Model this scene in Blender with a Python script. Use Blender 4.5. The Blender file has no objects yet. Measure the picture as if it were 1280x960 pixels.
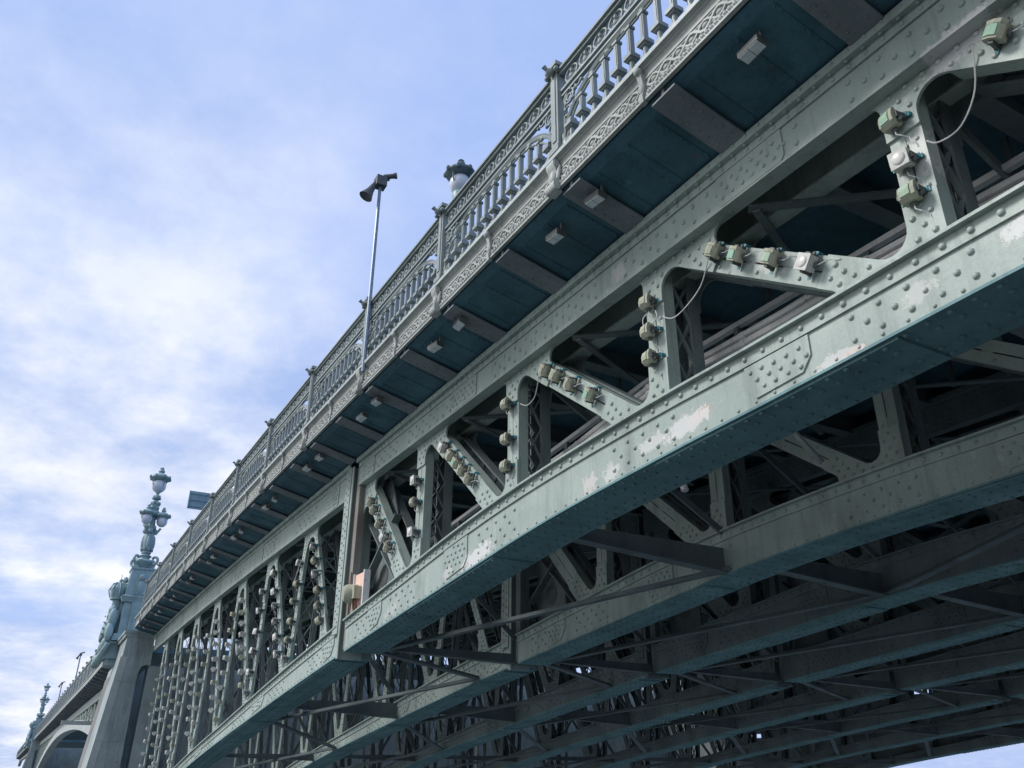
import bpy, math, random
from mathutils import Vector, Matrix
random.seed(7)
R = math.radians
S = 0.45            # metres per modelling unit
ZO = 9.0            # water level lies nine units below the eye
COL = bpy.context.scene.collection

# ------------------------------------------------------------------ helpers
def camber(X):
    x = -X
    if x < 40: return 0.0
    if x < 83: return -0.7 * ((x - 40) / 43) ** 2
    if x < 130: return -0.7 - 0.0325 * (x - 83)
    return -2.2275 - 0.02 * (x - 130)

def W(p, warp=True):
    z = p[2] + (camber(p[0]) if warp else 0.0)
    return Vector((p[0] * S, p[1] * S, (z + ZO) * S))

def interp(tab, x):
    """smooth monotone-ish interpolation of a table"""
    n = len(tab)
    if x <= tab[0][0]: return tab[0][1]
    if x >= tab[-1][0]: return tab[-1][1]
    for i in range(n - 1):
        if tab[i][0] <= x <= tab[i + 1][0]:
            x0, y0 = tab[i]; x1, y1 = tab[i + 1]
            h = x1 - x0; t = (x - x0) / h
            def sl(k):
                a = max(k - 1, 0); b = min(k + 1, n - 1)
                return (tab[b][1] - tab[a][1]) / (tab[b][0] - tab[a][0])
            m0 = sl(i) * h; m1 = sl(i + 1) * h
            return ((2*t**3 - 3*t*t + 1)*y0 + (t**3 - 2*t*t + t)*m0 + (-2*t**3 + 3*t*t)*y1 + (t**3 - t*t)*m1)

class MB:
    def __init__(s): s.v = []; s.f = []
    def add(s, vs, fs):
        o = len(s.v); s.v += [tuple(v) for v in vs]; s.f += [tuple(i + o for i in f) for f in fs]
    def box(s, x0, x1, y0, y1, z0, z1):
        if x0 > x1: x0, x1 = x1, x0
        if y0 > y1: y0, y1 = y1, y0
        if z0 > z1: z0, z1 = z1, z0
        s.add([(x0,y0,z0),(x1,y0,z0),(x1,y1,z0),(x0,y1,z0),(x0,y0,z1),(x1,y0,z1),(x1,y1,z1),(x0,y1,z1)],
              [(0,3,2,1),(4,5,6,7),(0,1,5,4),(1,2,6,5),(2,3,7,6),(3,0,4,7)])
    def hexa(s, p):   # eight corners ordered like box
        s.add(p, [(0,3,2,1),(4,5,6,7),(0,1,5,4),(1,2,6,5),(2,3,7,6),(3,0,4,7)])
    def bar(s, p, q, w, h, up=(0,0,1)):
        p = Vector(p); q = Vector(q); d = (q - p).normalized(); u = Vector(up)
        a = d.cross(u)
        if a.length < 1e-4: a = d.cross(Vector((0,1,0)))
        a.normalize(); b = a.cross(d).normalized()
        a *= w / 2; b *= h / 2
        s.add([p-a-b, p+a-b, p+a+b, p-a+b, q-a-b, q+a-b, q+a+b, q-a+b],
              [(0,1,2,3),(7,6,5,4),(0,4,5,1),(1,5,6,2),(2,6,7,3),(3,7,4,0)])
    def prism(s, poly, y0, y1):
        """polygon in X,Z extruded along Y"""
        n = len(poly)
        ar = sum(poly[i][0]*poly[(i+1)%n][1] - poly[(i+1)%n][0]*poly[i][1] for i in range(n))
        if ar < 0: poly = poly[::-1]
        vs = [(x, y0, z) for x, z in poly] + [(x, y1, z) for x, z in poly]
        fs = [tuple(range(n)), tuple(range(2*n-1, n-1, -1))]
        for i in range(n):
            j = (i + 1) % n; fs.append((j, i, n + i, n + j))
        s.add(vs, fs)
    def prism_x(s, poly, x0, x1):
        """polygon in Y,Z extruded along X"""
        n = len(poly)
        ar = sum(poly[i][0]*poly[(i+1)%n][1] - poly[(i+1)%n][0]*poly[i][1] for i in range(n))
        if ar < 0: poly = poly[::-1]
        if x0 > x1: x0, x1 = x1, x0
        vs = [(x1, y, z) for y, z in poly] + [(x0, y, z) for y, z in poly]
        fs = [tuple(range(n)), tuple(range(2*n-1, n-1, -1))]
        for i in range(n):
            j = (i + 1) % n; fs.append((j, i, n + i, n + j))
        s.add(vs, fs)
    def sweep(s, xs, ring):
        """ring(X) -> closed list of (y, z); capped"""
        rs = [ring(x) for x in xs]; n = len(rs[0]); vs = []
        for x, r in zip(xs, rs): vs += [(x, y, z) for y, z in r]
        fs = []
        for k in range(len(xs) - 1):
            for i in range(n):
                j = (i + 1) % n
                fs.append((k*n+i, k*n+j, (k+1)*n+j, (k+1)*n+i))
        fs.append(tuple(range(n-1, -1, -1))); m = (len(xs)-1)*n
        fs.append(tuple(range(m, m+n)))
        s.add(vs, fs)
    def tube(s, pts, r, n=8):
        pts = [Vector(p) for p in pts]; vs = []; fs = []; pa = None
        for k, p in enumerate(pts):
            d = (pts[min(k+1, len(pts)-1)] - pts[max(k-1, 0)]).normalized()
            if pa is None:
                a = d.cross(Vector((0,0,1)))
                if a.length < 1e-3: a = d.cross(Vector((0,1,0)))
            else: a = pa - d * pa.dot(d)
            a.normalize(); pa = a; b = d.cross(a)
            rr = r[k] if isinstance(r, (list, tuple)) else r
            for i in range(n):
                t = 2*math.pi*i/n; vs.append(p + (a*math.cos(t) + b*math.sin(t))*rr)
        for k in range(len(pts)-1):
            for i in range(n):
                j = (i+1) % n; fs.append((k*n+i, k*n+j, (k+1)*n+j, (k+1)*n+i))
        fs.append(tuple(range(n-1, -1, -1))); m = (len(pts)-1)*n; fs.append(tuple(range(m, m+n)))
        s.add(vs, fs)
    def lathe(s, c, prof, n=14, axis=None):
        """prof: list of (r, h) about +Z (or axis) from c"""
        c = Vector(c); ax = Vector(axis).normalized() if axis else Vector((0,0,1))
        a = ax.cross(Vector((0,1,0)) if abs(ax.y) < .9 else Vector((1,0,0))).normalized(); b = ax.cross(a)
        vs = []; fs = []
        for r, h in prof:
            for i in range(n):
                t = 2*math.pi*i/n; vs.append(c + ax*h + (a*math.cos(t) + b*math.sin(t))*max(r, 1e-4))
        for k in range(len(prof)-1):
            for i in range(n):
                j = (i+1) % n; fs.append((k*n+i, k*n+j, (k+1)*n+j, (k+1)*n+i))
        fs.append(tuple(range(n-1, -1, -1))); m = (len(prof)-1)*n; fs.append(tuple(range(m, m+n)))
        s.add(vs, fs)
    def ball(s, c, rad, n=10, m=6, rot=None):
        rx, ry, rz = rad if isinstance(rad, (list, tuple)) else (rad,)*3
        c = Vector(c); vs = []; fs = []
        for k in range(1, m):
            ph = math.pi*k/m - math.pi/2
            for i in range(n):
                t = 2*math.pi*i/n
                v = Vector((rx*math.cos(ph)*math.cos(t), ry*math.cos(ph)*math.sin(t), rz*math.sin(ph)))
                vs.append(c + (rot @ v if rot else v))
        v = Vector((0,0,-rz)); vs.append(c + (rot @ v if rot else v)); v = Vector((0,0,rz)); vs.append(c + (rot @ v if rot else v))
        L = len(vs)
        for k in range(m-2):
            for i in range(n):
                j = (i+1) % n; fs.append((k*n+i, k*n+j, (k+1)*n+j, (k+1)*n+i))
        for i in range(n):
            j = (i+1) % n; fs.append((L-2, j, i)); fs.append((L-1, (m-2)*n+i, (m-2)*n+j))
        s.add(vs, fs)
    def rivet(s, p, r=.055, nrm=(0,-1,0)):
        p = Vector(p); d = Vector(nrm); r *= random.uniform(.88, 1.08)
        a = d.cross(Vector((0,0,1)) if abs(d.z) < .9 else Vector((1,0,0))).normalized(); b = d.cross(a)
        vs = []; n = 7
        for rr, h in ((r, 0), (r*.86, r*.42), (r*.45, r*.72)):
            for i in range(n):
                t = 2*math.pi*i/n; vs.append(p + d*h + (a*math.cos(t) + b*math.sin(t))*rr)
        fs = []
        for k in range(2):
            for i in range(n):
                j = (i+1) % n; fs.append((k*n+i, k*n+j, (k+1)*n+j, (k+1)*n+i))
        fs.append(tuple(range(2*n, 3*n)))
        s.add(vs, fs)
    def ring(s, c, R_, r, n=14, m=5, a=(1,0,0), b=(0,0,1), t0=0, t1=2*math.pi, sa=1, sb=1):
        c = Vector(c); a = Vector(a); b = Vector(b)
        full = abs(t1 - t0 - 2*math.pi) < 1e-5
        pts = [c + a*math.cos(t0+(t1-t0)*i/n)*R_*sa + b*math.sin(t0+(t1-t0)*i/n)*R_*sb for i in range(n + 1)]
        s.tube(pts, r, m)
    def build(s, name, mat, parent=None, warp=True, smooth=None, origin=None):
        me = bpy.data.meshes.new(name)
        base = Vector((0,0,0))
        if parent is not None: base = Vector(parent.get('_b', (0,0,0)))
        if not warp:
            vs = [Vector(v)*S for v in s.v]
            base2 = Vector((0,0,0))
        else:
            vs = [W(v) for v in s.v]; base2 = base
        o = bpy.data.objects.new(name, me)
        if parent is None and warp:
            org = W(origin) if origin else sum(vs, Vector()) / len(vs)
            base2 = org; o.location = org; o['_b'] = tuple(org)
        me.from_pydata([v - base2 for v in vs], [], s.f)
        if smooth is not None:
            try: me.shade_smooth()
            except Exception: pass
            me.set_sharp_from_angle(angle=R(smooth))
        me.materials.append(mat)
        COL.objects.link(o)
        if parent is not None:
            o.parent = parent
            if '_b' in parent: o['_b'] = parent['_b']
        return o

def zmap(mb, f):
    mb.v = [(v[0], v[1], f(v[2])) for v in mb.v]; return mb
ZF = lambda z: 11.46 + (z - 11.43)*1.38            # cornice heights
ZR = lambda z: 12.40 + (z - 12.10)*.925            # railing heights
def tag(o, label=None, cat=None, group=None, kind=None):
    if label: o['label'] = label
    if cat: o['category'] = cat
    if group: o['group'] = group
    if kind: o['kind'] = kind
    return o
def thing(name, label, cat, p, group=None, warp=True):
    o = bpy.data.objects.new(name, None); COL.objects.link(o)
    o.empty_display_size = .1
    o.location = W(p, warp); o['_b'] = tuple(o.location)
    return tag(o, label, cat, group)
def children(o): return [c for c in bpy.data.objects if c.parent == o]
KIDS = {}
def kids_of(o):
    if o.name not in KIDS: KIDS[o.name] = list(children(o))
    return KIDS[o.name]
def copy_tree(o, parent=None):
    c = o.copy(); COL.objects.link(c)
    if parent is not None: c.parent = parent
    for ch in kids_of(o): copy_tree(ch, c)
    return c
ORD = ['first','second','third','fourth','fifth','sixth','seventh','eighth','ninth','tenth','eleventh','twelfth','thirteenth','fourteenth','fifteenth','sixteenth']

# ------------------------------------------------------------------ materials
def nodes_of(name):
    m = bpy.data.materials.new(name); m.use_nodes = True
    nt = m.node_tree; nt.nodes.clear()
    out = nt.nodes.new('ShaderNodeOutputMaterial'); b = nt.nodes.new('ShaderNodeBsdfPrincipled')
    nt.links.new(b.outputs[0], out.inputs[0])
    return m, nt, b
def N(nt, t, **k):
    n = nt.nodes.new(t)
    for a, v in k.items(): setattr(n, a, v)
    return n
def noise(nt, vec, scale, detail=4, rough=.55, mapping=None):
    n = N(nt, 'ShaderNodeTexNoise'); n.inputs['Scale'].default_value = scale
    n.inputs['Detail'].default_value = detail; n.inputs['Roughness'].default_value = rough
    if mapping:
        mp = N(nt, 'ShaderNodeMapping'); mp.inputs['Scale'].default_value = mapping
        nt.links.new(vec, mp.inputs['Vector']); vec = mp.outputs[0]
    nt.links.new(vec, n.inputs['Vector']); return n.outputs['Fac']
def ramp(nt, fac, lo, hi, a=0.0, b=1.0):
    n = N(nt, 'ShaderNodeMapRange'); n.inputs['From Min'].default_value = lo; n.inputs['From Max'].default_value = hi
    n.inputs['To Min'].default_value = a; n.inputs['To Max'].default_value = b
    nt.links.new(fac, n.inputs['Value']); return n.outputs[0]
def mix(nt, fac, a, b):
    n = N(nt, 'ShaderNodeMix', data_type='RGBA')
    if hasattr(fac, 'links'): nt.links.new(fac, n.inputs[0])
    else: n.inputs[0].default_value = fac
    for i, c in ((6, a), (7, b)):
        if hasattr(c, 'links'): nt.links.new(c, n.inputs[i])
        else: n.inputs[i].default_value = (*c, 1)
    return n.outputs[2]
def math_(nt, op, a, b=None, c=None):
    n = N(nt, 'ShaderNodeMath', operation=op)
    for i, v in enumerate((a, b, c)):
        if v is None: continue
        if hasattr(v, 'links'): nt.links.new(v, n.inputs[i])
        else: n.inputs[i].default_value = v
    return n.outputs[0]

def paint(name, base, dark, rough=.5, spots=None, rust=0.0, patches=(), bump=.15, streak=.35, spec=.35):
    m, nt, b = nodes_of(name)
    pos = N(nt, 'ShaderNodeNewGeometry').outputs['Position']
    big = noise(nt, pos, 1.1, 6, .62)
    stre = noise(nt, pos, 3.0, 5, .6, (1.0, 1.0, .18))
    fine = noise(nt, pos, 38, 4, .6)
    drip = noise(nt, pos, 13, 6, .65, (1.0, 1.0, .07))
    c = mix(nt, ramp(nt, big, .36, .68), base, dark)
    c = mix(nt, ramp(nt, stre, .54, .74, 0, streak), c, tuple(v*.45 for v in dark))
    c = mix(nt, ramp(nt, drip, .53, .70, 0, streak*.75), c, tuple(v*.5 for v in dark))
    c = mix(nt, ramp(nt, fine, .42, .72, 0, .28), c, tuple(v*.62 for v in dark))
    pale = noise(nt, pos, 5.0, 7, .68)
    c = mix(nt, ramp(nt, pale, .63, .70, 0, .35), c, tuple(min(1, v*1.45+.03) for v in base))
    if rust:
        rn = noise(nt, pos, 4.3, 8, .72)
        c = mix(nt, ramp(nt, rn, .66 - rust*.05, .71 - rust*.05, 0, .8), c, (.13, .062, .035))
    if patches:
        wob = noise(nt, pos, 11, 9, .8)
        for (px, py, pz, rx, rz, ang, col, edge) in patches:
            mp = N(nt, 'ShaderNodeMapping', vector_type='TEXTURE')
            mp.inputs['Location'].default_value = W((px, py, pz))
            mp.inputs['Rotation'].default_value = (0, ang, 0)
            mp.inputs['Scale'].default_value = (rx*S*.82, 1.0*S, rz*S*.8)
            nt.links.new(pos, mp.inputs['Vector'])
            ln = N(nt, 'ShaderNodeVectorMath', operation='LENGTH'); nt.links.new(mp.outputs[0], ln.inputs[0])
            d = math_(nt, 'ADD', ln.outputs['Value'], ramp(nt, wob, .25, .75, -1.05, 1.05))
            c = mix(nt, ramp(nt, d, 1.04, .96, 0, edge*.45), c, (.30, .25, .20))
            fac = ramp(nt, d, .90, .85, 0, edge*.9)
            c = mix(nt, fac, c, col)
    nt.links.new(c, b.inputs['Base Color'])
    nt.links.new(ramp(nt, stre, .3, .7, rough - .1, rough + .18), b.inputs['Roughness'])
    b.inputs['Specular IOR Level'].default_value = spec
    bp = N(nt, 'ShaderNodeBump'); bp.inputs['Strength'].default_value = bump; bp.inputs['Distance'].default_value = .012
    hh = math_(nt, 'ADD', math_(nt, 'MULTIPLY', fine, .35), noise(nt, pos, 7, 4, .5))
    hh = math_(nt, 'ADD', hh, math_(nt, 'MULTIPLY', noise(nt, pos, 1.7, 3, .5), 2.2))
    nt.links.new(hh, bp.inputs['Height']); nt.links.new(bp.outputs[0], b.inputs['Normal'])
    return m
def plain(name, col, rough=.5, metal=0.0, var=.3, scale=12, emit=None, trans=0):
    m, nt, b = nodes_of(name)
    pos = N(nt, 'ShaderNodeNewGeometry').outputs['Position']
    c = mix(nt, ramp(nt, noise(nt, pos, scale, 5, .65), .35, .7), col, tuple(v*(1-var) for v in col))
    nt.links.new(c, b.inputs['Base Color']); b.inputs['Roughness'].default_value = rough; b.inputs['Metallic'].default_value = metal
    if trans: b.inputs['Transmission Weight'].default_value = trans
    if emit:
        b.inputs['Emission Color'].default_value = (*col, 1); b.inputs['Emission Strength'].default_value = emit
    return m

PEACH = (.52, .36, .27); WHITE = (.66, .67, .66)
PATCH = [(-10.55, 0, 5.88, .45, .16, R(-8), PEACH, .85), (-10.95, 0, 5.83, .9, .26, R(-6), WHITE, .75),
         (-12.0, 0, 5.78, .6, .22, R(-6), WHITE, .6), (-13.4, 0, 5.55, .35, .28, R(-6), WHITE, .6),
         (-14.2, 0, 5.55, .35, .3, R(-6), (.66, .62, .6), .6), (-19.6, 0, 5.0, 1.1, .34, R(-12), WHITE, .85),
         (-21.4, 0, 4.85, .5, .2, R(-12), WHITE, .45), (-7.15, 0, 5.70, .28, .11, R(-3), PEACH, .8),
         (-7.4, 0, 5.72, .55, .16, R(-3), WHITE, .6), (-4.4, 0, 6.3, .4, .2, R(-5), WHITE, .8), (-5.9, 0, 6.1, .4, .2, R(-5), WHITE, .4),
         (-12.75, 0, 10.25, .35, .3, R(30), (.55, .57, .56), .7), (-4.6, .3, 9.75, .9, .25, R(-10), (.6, .61, .62), .7),
         (-25.6, 0, 4.45, .7, .25, R(-15), WHITE, .35), (-5.5, .3, 8.5, .3, .6, 0, WHITE, .5), (-8.7, .3, 8.3, .7, .25, R(35), WHITE, .4)]
M = {}
M['paint'] = paint('grey_green_paint', (.375, .445, .405), (.275, .335, .305), .46, patches=PATCH, rust=.12, streak=.55, bump=.22)
M['rusty_paint'] = paint('rust_streaked_paint', (.25, .26, .24), (.17, .14, .12), .6, rust=.8, streak=.6)
M['paint_in'] = paint('shaded_grey_green_paint', (.17, .21, .21), (.10, .125, .13), .6, rust=.25)  # darker copy of the grey green paint, with shade put into the colour
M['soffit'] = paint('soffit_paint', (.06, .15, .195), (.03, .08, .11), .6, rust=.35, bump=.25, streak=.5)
M['flange'] = paint('teal_flange_paint', (.165, .31, .325), (.10, .20, .215), .55, rust=.15)
M['bracket'] = paint('bracket_paint', (.215, .24, .26), (.14, .16, .175), .6, rust=.3)
M['fascia'] = paint('fascia_paint', (.42, .445, .42), (.29, .31, .295), .55, rust=.12, streak=.5)
M['rail'] = paint('railing_paint', (.30, .345, .335), (.20, .235, .23), .42, rust=.05, streak=.3)
M['ledge'] = paint('ledge_paint', (.46, .50, .475), (.33, .37, .36), .45, rust=.05, streak=.3)
M['tower'] = paint('tower_paint', (.31, .43, .44), (.19, .28, .295), .5, rust=.04)
M['pier'] = paint('pier_paint', (.36, .42, .415), (.25, .30, .30), .5, rust=.45, streak=.7)
M['facep'] = paint('weathered_grey_panel', (.24, .235, .23), (.15, .145, .145), .7, rust=.3, streak=.6)
M['dark'] = plain('blackened_metal', (.10, .11, .11), .6, .1)
M['teal'] = plain('teal_strap', (.03, .22, .27), .5)
M['white'] = plain('white_housing', (.54, .55, .51), .55, 0, .3, 30)
M['olive'] = paint('weathered_olive_housing', (.44, .45, .35), (.31, .32, .24), .7, rust=.5)
M['verdi'] = paint('verdigris_glass', (.25, .48, .36), (.38, .46, .34), .45)
M['lens'] = plain('milky_lens', (.68, .67, .63), .25, 0, .15, 40)
M['cable'] = plain('pale_cable', (.58, .58, .57), .6)
M['pipe'] = paint('galvanised_pipe', (.72, .71, .70), (.55, .53, .52), .45, rust=.2)
M['iron'] = paint('dark_cast_iron', (.13, .18, .19), (.08, .115, .125), .5)
M['galv'] = plain('zinc_pole', (.20, .265, .34), .4, .3)
M['globe'] = plain('milk_glass', (.62, .66, .74), .25, 0, .12, 3)
M['glass'] = plain('lamp_glass', (.62, .68, .72), .12, 0, .25, 30)
M['cab'] = paint('warm_lit_board', (.80, .55, .45), (.72, .46, .36), .6, rust=.1)  # warm lamplight put into the base colour
M['rust'] = plain('rusty_steel', (.16, .075, .045), .8, 0, .5, 14)
M['sign'] = paint('sign_back', (.25, .37, .42), (.19, .29, .335), .5)
M['stone'] = paint('wet_asphalt', (.06, .06, .06), (.04, .04, .04), .6)

def water_mat():
    m, nt, b = nodes_of('river_water')
    pos = N(nt, 'ShaderNodeNewGeometry').outputs['Position']
    b.inputs['Base Color'].default_value = (.07, .095, .095, 1); b.inputs['Roughness'].default_value = .12
    bp = N(nt, 'ShaderNodeBump'); bp.inputs['Strength'].default_value = .6; bp.inputs['Distance'].default_value = .25
    nt.links.new(noise(nt, pos, .8, 5, .6, (1, .5, 1)), bp.inputs['Height']); nt.links.new(bp.outputs[0], b.inputs['Normal'])
    return m
M['water'] = water_mat()

# ------------------------------------------------------------------ profile of the arch ribs
ZB = [(-12, 6.05), (0, 5.88), (4.5, 5.74), (8.9, 5.52), (11.3, 5.42), (16.1, 5.12), (21.3, 4.55), (30, 3.53), (40.7, 2.1), (56.4, -.25), (70, -2.8), (86, -6.1)]
ZT = [(-12, 7.0), (0, 6.9), (4.5, 6.78), (8.7, 6.64), (12, 6.58), (16.9, 6.33), (21, 5.92), (25, 5.36), (30, 4.66), (38.5, 3.38), (48, 1.8), (57.9, .15), (70, -2.2), (86, -5.2)]
def zb(X): return interp(ZB, -X) - camber(X)
def zt(X): return interp(ZT, -X) - camber(X)
HX = -30.35            # hinge
CB, CT = 9.82, 10.79   # upper chord bottom, top (near section)
CBL = 9.56             # upper chord bottom beyond the hinge
YW, YR = .30, 1.02     # front and rear web planes
BW = 1.34              # box width

def fillet(a, c, b, r, n=7):
    a, c, b = Vector(a), Vector(c), Vector(b)
    u = (a - c); v = (b - c); lu, lv = u.length, v.length; u.normalize(); v.normalize()
    th = math.acos(max(-1, min(1, u.dot(v)))); t = r / math.tan(th / 2)
    lim = min(lu, lv) * .95
    if t > lim: t = lim; r = t * math.tan(th / 2)
    p, q = c + u*t, c + v*t
    ctr = c + (u + v).normalized() * (r / math.sin(th / 2))
    a0 = p - ctr; a1 = q - ctr
    ang0 = math.atan2(a0.y, a0.x); ang1 = math.atan2(a1.y, a1.x); d = ang1 - ang0
    while d > math.pi: d -= 2*math.pi
    while d < -math.pi: d += 2*math.pi
    return [tuple(ctr + Vector((math.cos(ang0 + d*i/n), math.sin(ang0 + d*i/n)))*r) for i in range(n + 1)]
def isect(p, d, q, e):
    p, d, q, e = map(Vector, (p, d, q, e)); den = d.x*e.y - d.y*e.x
    t = ((q.x-p.x)*e.y - (q.y-p.y)*e.x) / den
    return p + d*t
def gusset(C, u, n, mem, r_out, r_in, cap=None):
    """C, u: chord line; n: away from the chord; mem: (q, d, w, L) from the -u side to the +u side"""
    C, u, n = Vector(C), Vector(u).normalized(), Vector(n).normalized()
    ms = []
    for q, d, w, L in mem:
        q, d = Vector(q), Vector(d).normalized(); e = Vector((-d.y, d.x))
        if e.dot(u) > 0: e = -e
        q0 = isect(C, u, q, d)
        ms.append((q0 + e*w/2, q0 - e*w/2, d, L))
    P = []
    a = isect(C, u, ms[0][0], ms[0][2])
    P += fillet(a - u*5, a, a + ms[0][2]*5, r_out)
    for i, (l, r, d, L) in enumerate(ms):
        P += [tuple(l + d*L), tuple(r + d*L)]
        if i + 1 < len(ms):
            l2, r2, d2, L2 = ms[i+1]
            c = isect(r, d, l2, d2)
            if cap is None: P += fillet(r + d*L, c, l2 + d2*L2, r_in)
            else:
                ra = r + d*((cap - (r - C).dot(n))/d.dot(n)); rb = l2 + d2*((cap - (l2 - C).dot(n))/d2.dot(n))
                m_ = (ra + rb)/2; h_ = (rb - ra)/2
                P += [tuple(m_ - h_*math.cos(math.pi*k_/7) - n*h_.length*1.3*math.sin(math.pi*k_/7)) for k_ in range(8)]
    b = isect(C, u, ms[-1][1], ms[-1][2])
    P += fillet(b + ms[-1][2]*5, b, b + u*5, r_out)
    P = [P[0]] + P[1:]
    last = Vector(P[-1]); first = Vector(P[0])
    P += [tuple(last - n*.12), tuple(first - n*.12)]
    return P
def inside(poly, x, z):
    c = False; n = len(poly); j = n - 1
    for i in range(n):
        if (poly[i][1] > z) != (poly[j][1] > z) and x < (poly[j][0]-poly[i][0])*(z-poly[i][1])/(poly[j][1]-poly[i][1])+poly[i][0]: c = not c
        j = i
    return c
def rivet_fill(mb, poly, y, sp=.3, r=.055, margin=.10, skip=None):
    xs = [p[0] for p in poly]; zs = [p[1] for p in poly]
    z = min(zs); k = 0
    while z < max(zs):
        x = min(xs) + (sp*.5 if k % 2 else 0)
        while x < max(xs):
            ok = all(inside(poly, x + margin*math.cos(t), z + margin*math.sin(t)) for t in (0, 1.05, 2.1, 3.14, 4.2, 5.25))
            if ok and not (skip and skip(x, z)): mb.rivet((x + random.uniform(-.012, .012), y, z + random.uniform(-.012, .012)), r)
            x += sp
        z += sp*.62; k += 1

def member(mb, p, q, w, y0, dep, gap=.035, front=True, rivets=0.0):
    """two angles side by side with a dashed seam between them; p, q are (X, Z)"""
    p, q = Vector(p), Vector(q); d = (q - p).normalized(); e = Vector((-d.y, d.x)); L = (q - p).length
    th = .05; sg = 1 if front else -1
    for s_ in (-1, 1):
        a0, a1 = s_*gap/2, s_*w/2
        poly = [tuple(p + e*a0), tuple(q + e*a0), tuple(q + e*a1), tuple(p + e*a1)]
        mb.prism(poly, y0, y0 + sg*th)
        b0 = s_*(w/2 - th)
        poly = [tuple(p + e*b0), tuple(q + e*b0), tuple(q + e*a1), tuple(p + e*a1)]
        mb.prism(poly, y0 + sg*th*.98, y0 + sg*dep)
    t = 0.0
    while t < L - .1:                      # battens that close the seam here and there
        t2 = min(L, t + .28)
        poly = [tuple(p + d*t + e*.1), tuple(p + d*t2 + e*.1), tuple(p + d*t2 - e*.1), tuple(p + d*t - e*.1)]
        mb.prism(poly, y0 + sg*.012, y0 + sg*.09)
        t += 1.0
    if rivets and front:
        t = .2
        while t < L - .1:
            for s_ in (-1, 1):
                c = p + d*t + e*s_*w*.3; mb.rivet((c.x, y0, c.y), .045)
            t += rivets
def lacing(mb, X, z0, z1, w=.36):
    """flat X lacing between the front and rear post of a rib"""
    z = z0; h = .95
    while z < z1 - .3:
        zz = min(z + h, z1)
        for sx in (-1, 1):
            mb.bar((X + sx*w/2, YW + .22, z), (X + sx*w/2, YR + .05, zz), .03, .09, (1,0,0))
            mb.bar((X + sx*w/2 + .035, YW + .22, zz), (X + sx*w/2 + .035, YR + .05, z), .03, .09, (1,0,0))
        z += h

# geometry of the web: posts and diagonals (X, Z) on the front web plane
PITCH = 6.23
VX = [-5.71 - PITCH*i for i in range(-2, 4)]                 # posts, [2] is the nearest in the photograph
DT = {2: (-10.98, 9.95), 3: (-17.2, 9.95), 4: (-23.4, 9.95), 5: (-29.9, 9.95)}
DIAG = [((VX[2] + .95, CB), (VX[1] - .72, None)), ((-10.98, CB), (-6.48, None)), ((-17.2, CB), (-12.75, None)), ((-23.4, CB), (-19.0, None)), ((-29.75, CB), (-25.35, None)), ((VX[1] + .95, CB), (VX[0] - .72, None))]
DIAG = [(a, (b[0], zt(b[0]))) for a, b in DIAG]
DW = [.56, .56, .58, .6, .74, .56]

def chord_xs(x0, x1, st=1.0):
    n = max(2, int(abs(x1 - x0) / st) + 1); return [x0 + (x1 - x0)*i/(n - 1) for i in range(n)]
def lower_chord(x0, x1):
    mb = MB(); xs = chord_xs(x0, x1)
    mb.sweep(xs, lambda X: [(0, zb(X) + .05), (BW, zb(X) + .05), (BW, zt(X) - .05), (0, zt(X) - .05)])
    mb.sweep(xs, lambda X: [(-.16, zt(X) - .052), (BW + .1, zt(X) - .052), (BW + .1, zt(X)), (-.16, zt(X))])
    for lo, hi in ((.30, .051),):
        mb.sweep(xs, lambda X: [(-.045, zt(X) - .30), (.01, zt(X) - .30), (.01, zt(X) - .051), (-.045, zt(X) - .051)])
    x = x0 - .2; k = 0
    while x > x1 + .1:
        mb.rivet((x, -.045, zt(x) - .17), .06)
        if k % 1 == 0: mb.rivet((x + .1, 0, zb(x) + .12), .035)
        x -= .43; k += 1
    return mb
def bottom_flange(x0, x1):
    mb = MB(); xs = chord_xs(x0, x1)
    mb.sweep(xs, lambda X: [(-.012, zb(X)), (BW + .06, zb(X)), (BW + .06, zb(X) + .048), (-.012, zb(X) + .048)])
    for xc in (-9.6, -22, -34.5, -47):            # cover plates that thicken the flange
        a, b = xc + 3.2, xc - 2.4
        if a > x0 - .3 or b < x1 + .3: continue
        mb.sweep(chord_xs(a, b), lambda X: [(.06, zb(X) - .045), (BW - .03, zb(X) - .045), (BW - .03, zb(X) + .01), (.06, zb(X) + .01)])
    x = x0 - .2
    while x > x1 + .1:
        on = any(xc + 3.2 > x > xc - 2.4 for xc in (-9.6, -22, -34.5, -47) if xc + 3.2 <= x0 - .3 and xc - 2.4 >= x1 + .3)
        for yy in (.14, .40, BW - .40, BW - .12): mb.rivet((x, yy, zb(x) - (.045 if on else 0)), .055, (0,0,-1))
        x -= .36
    return mb
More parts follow.
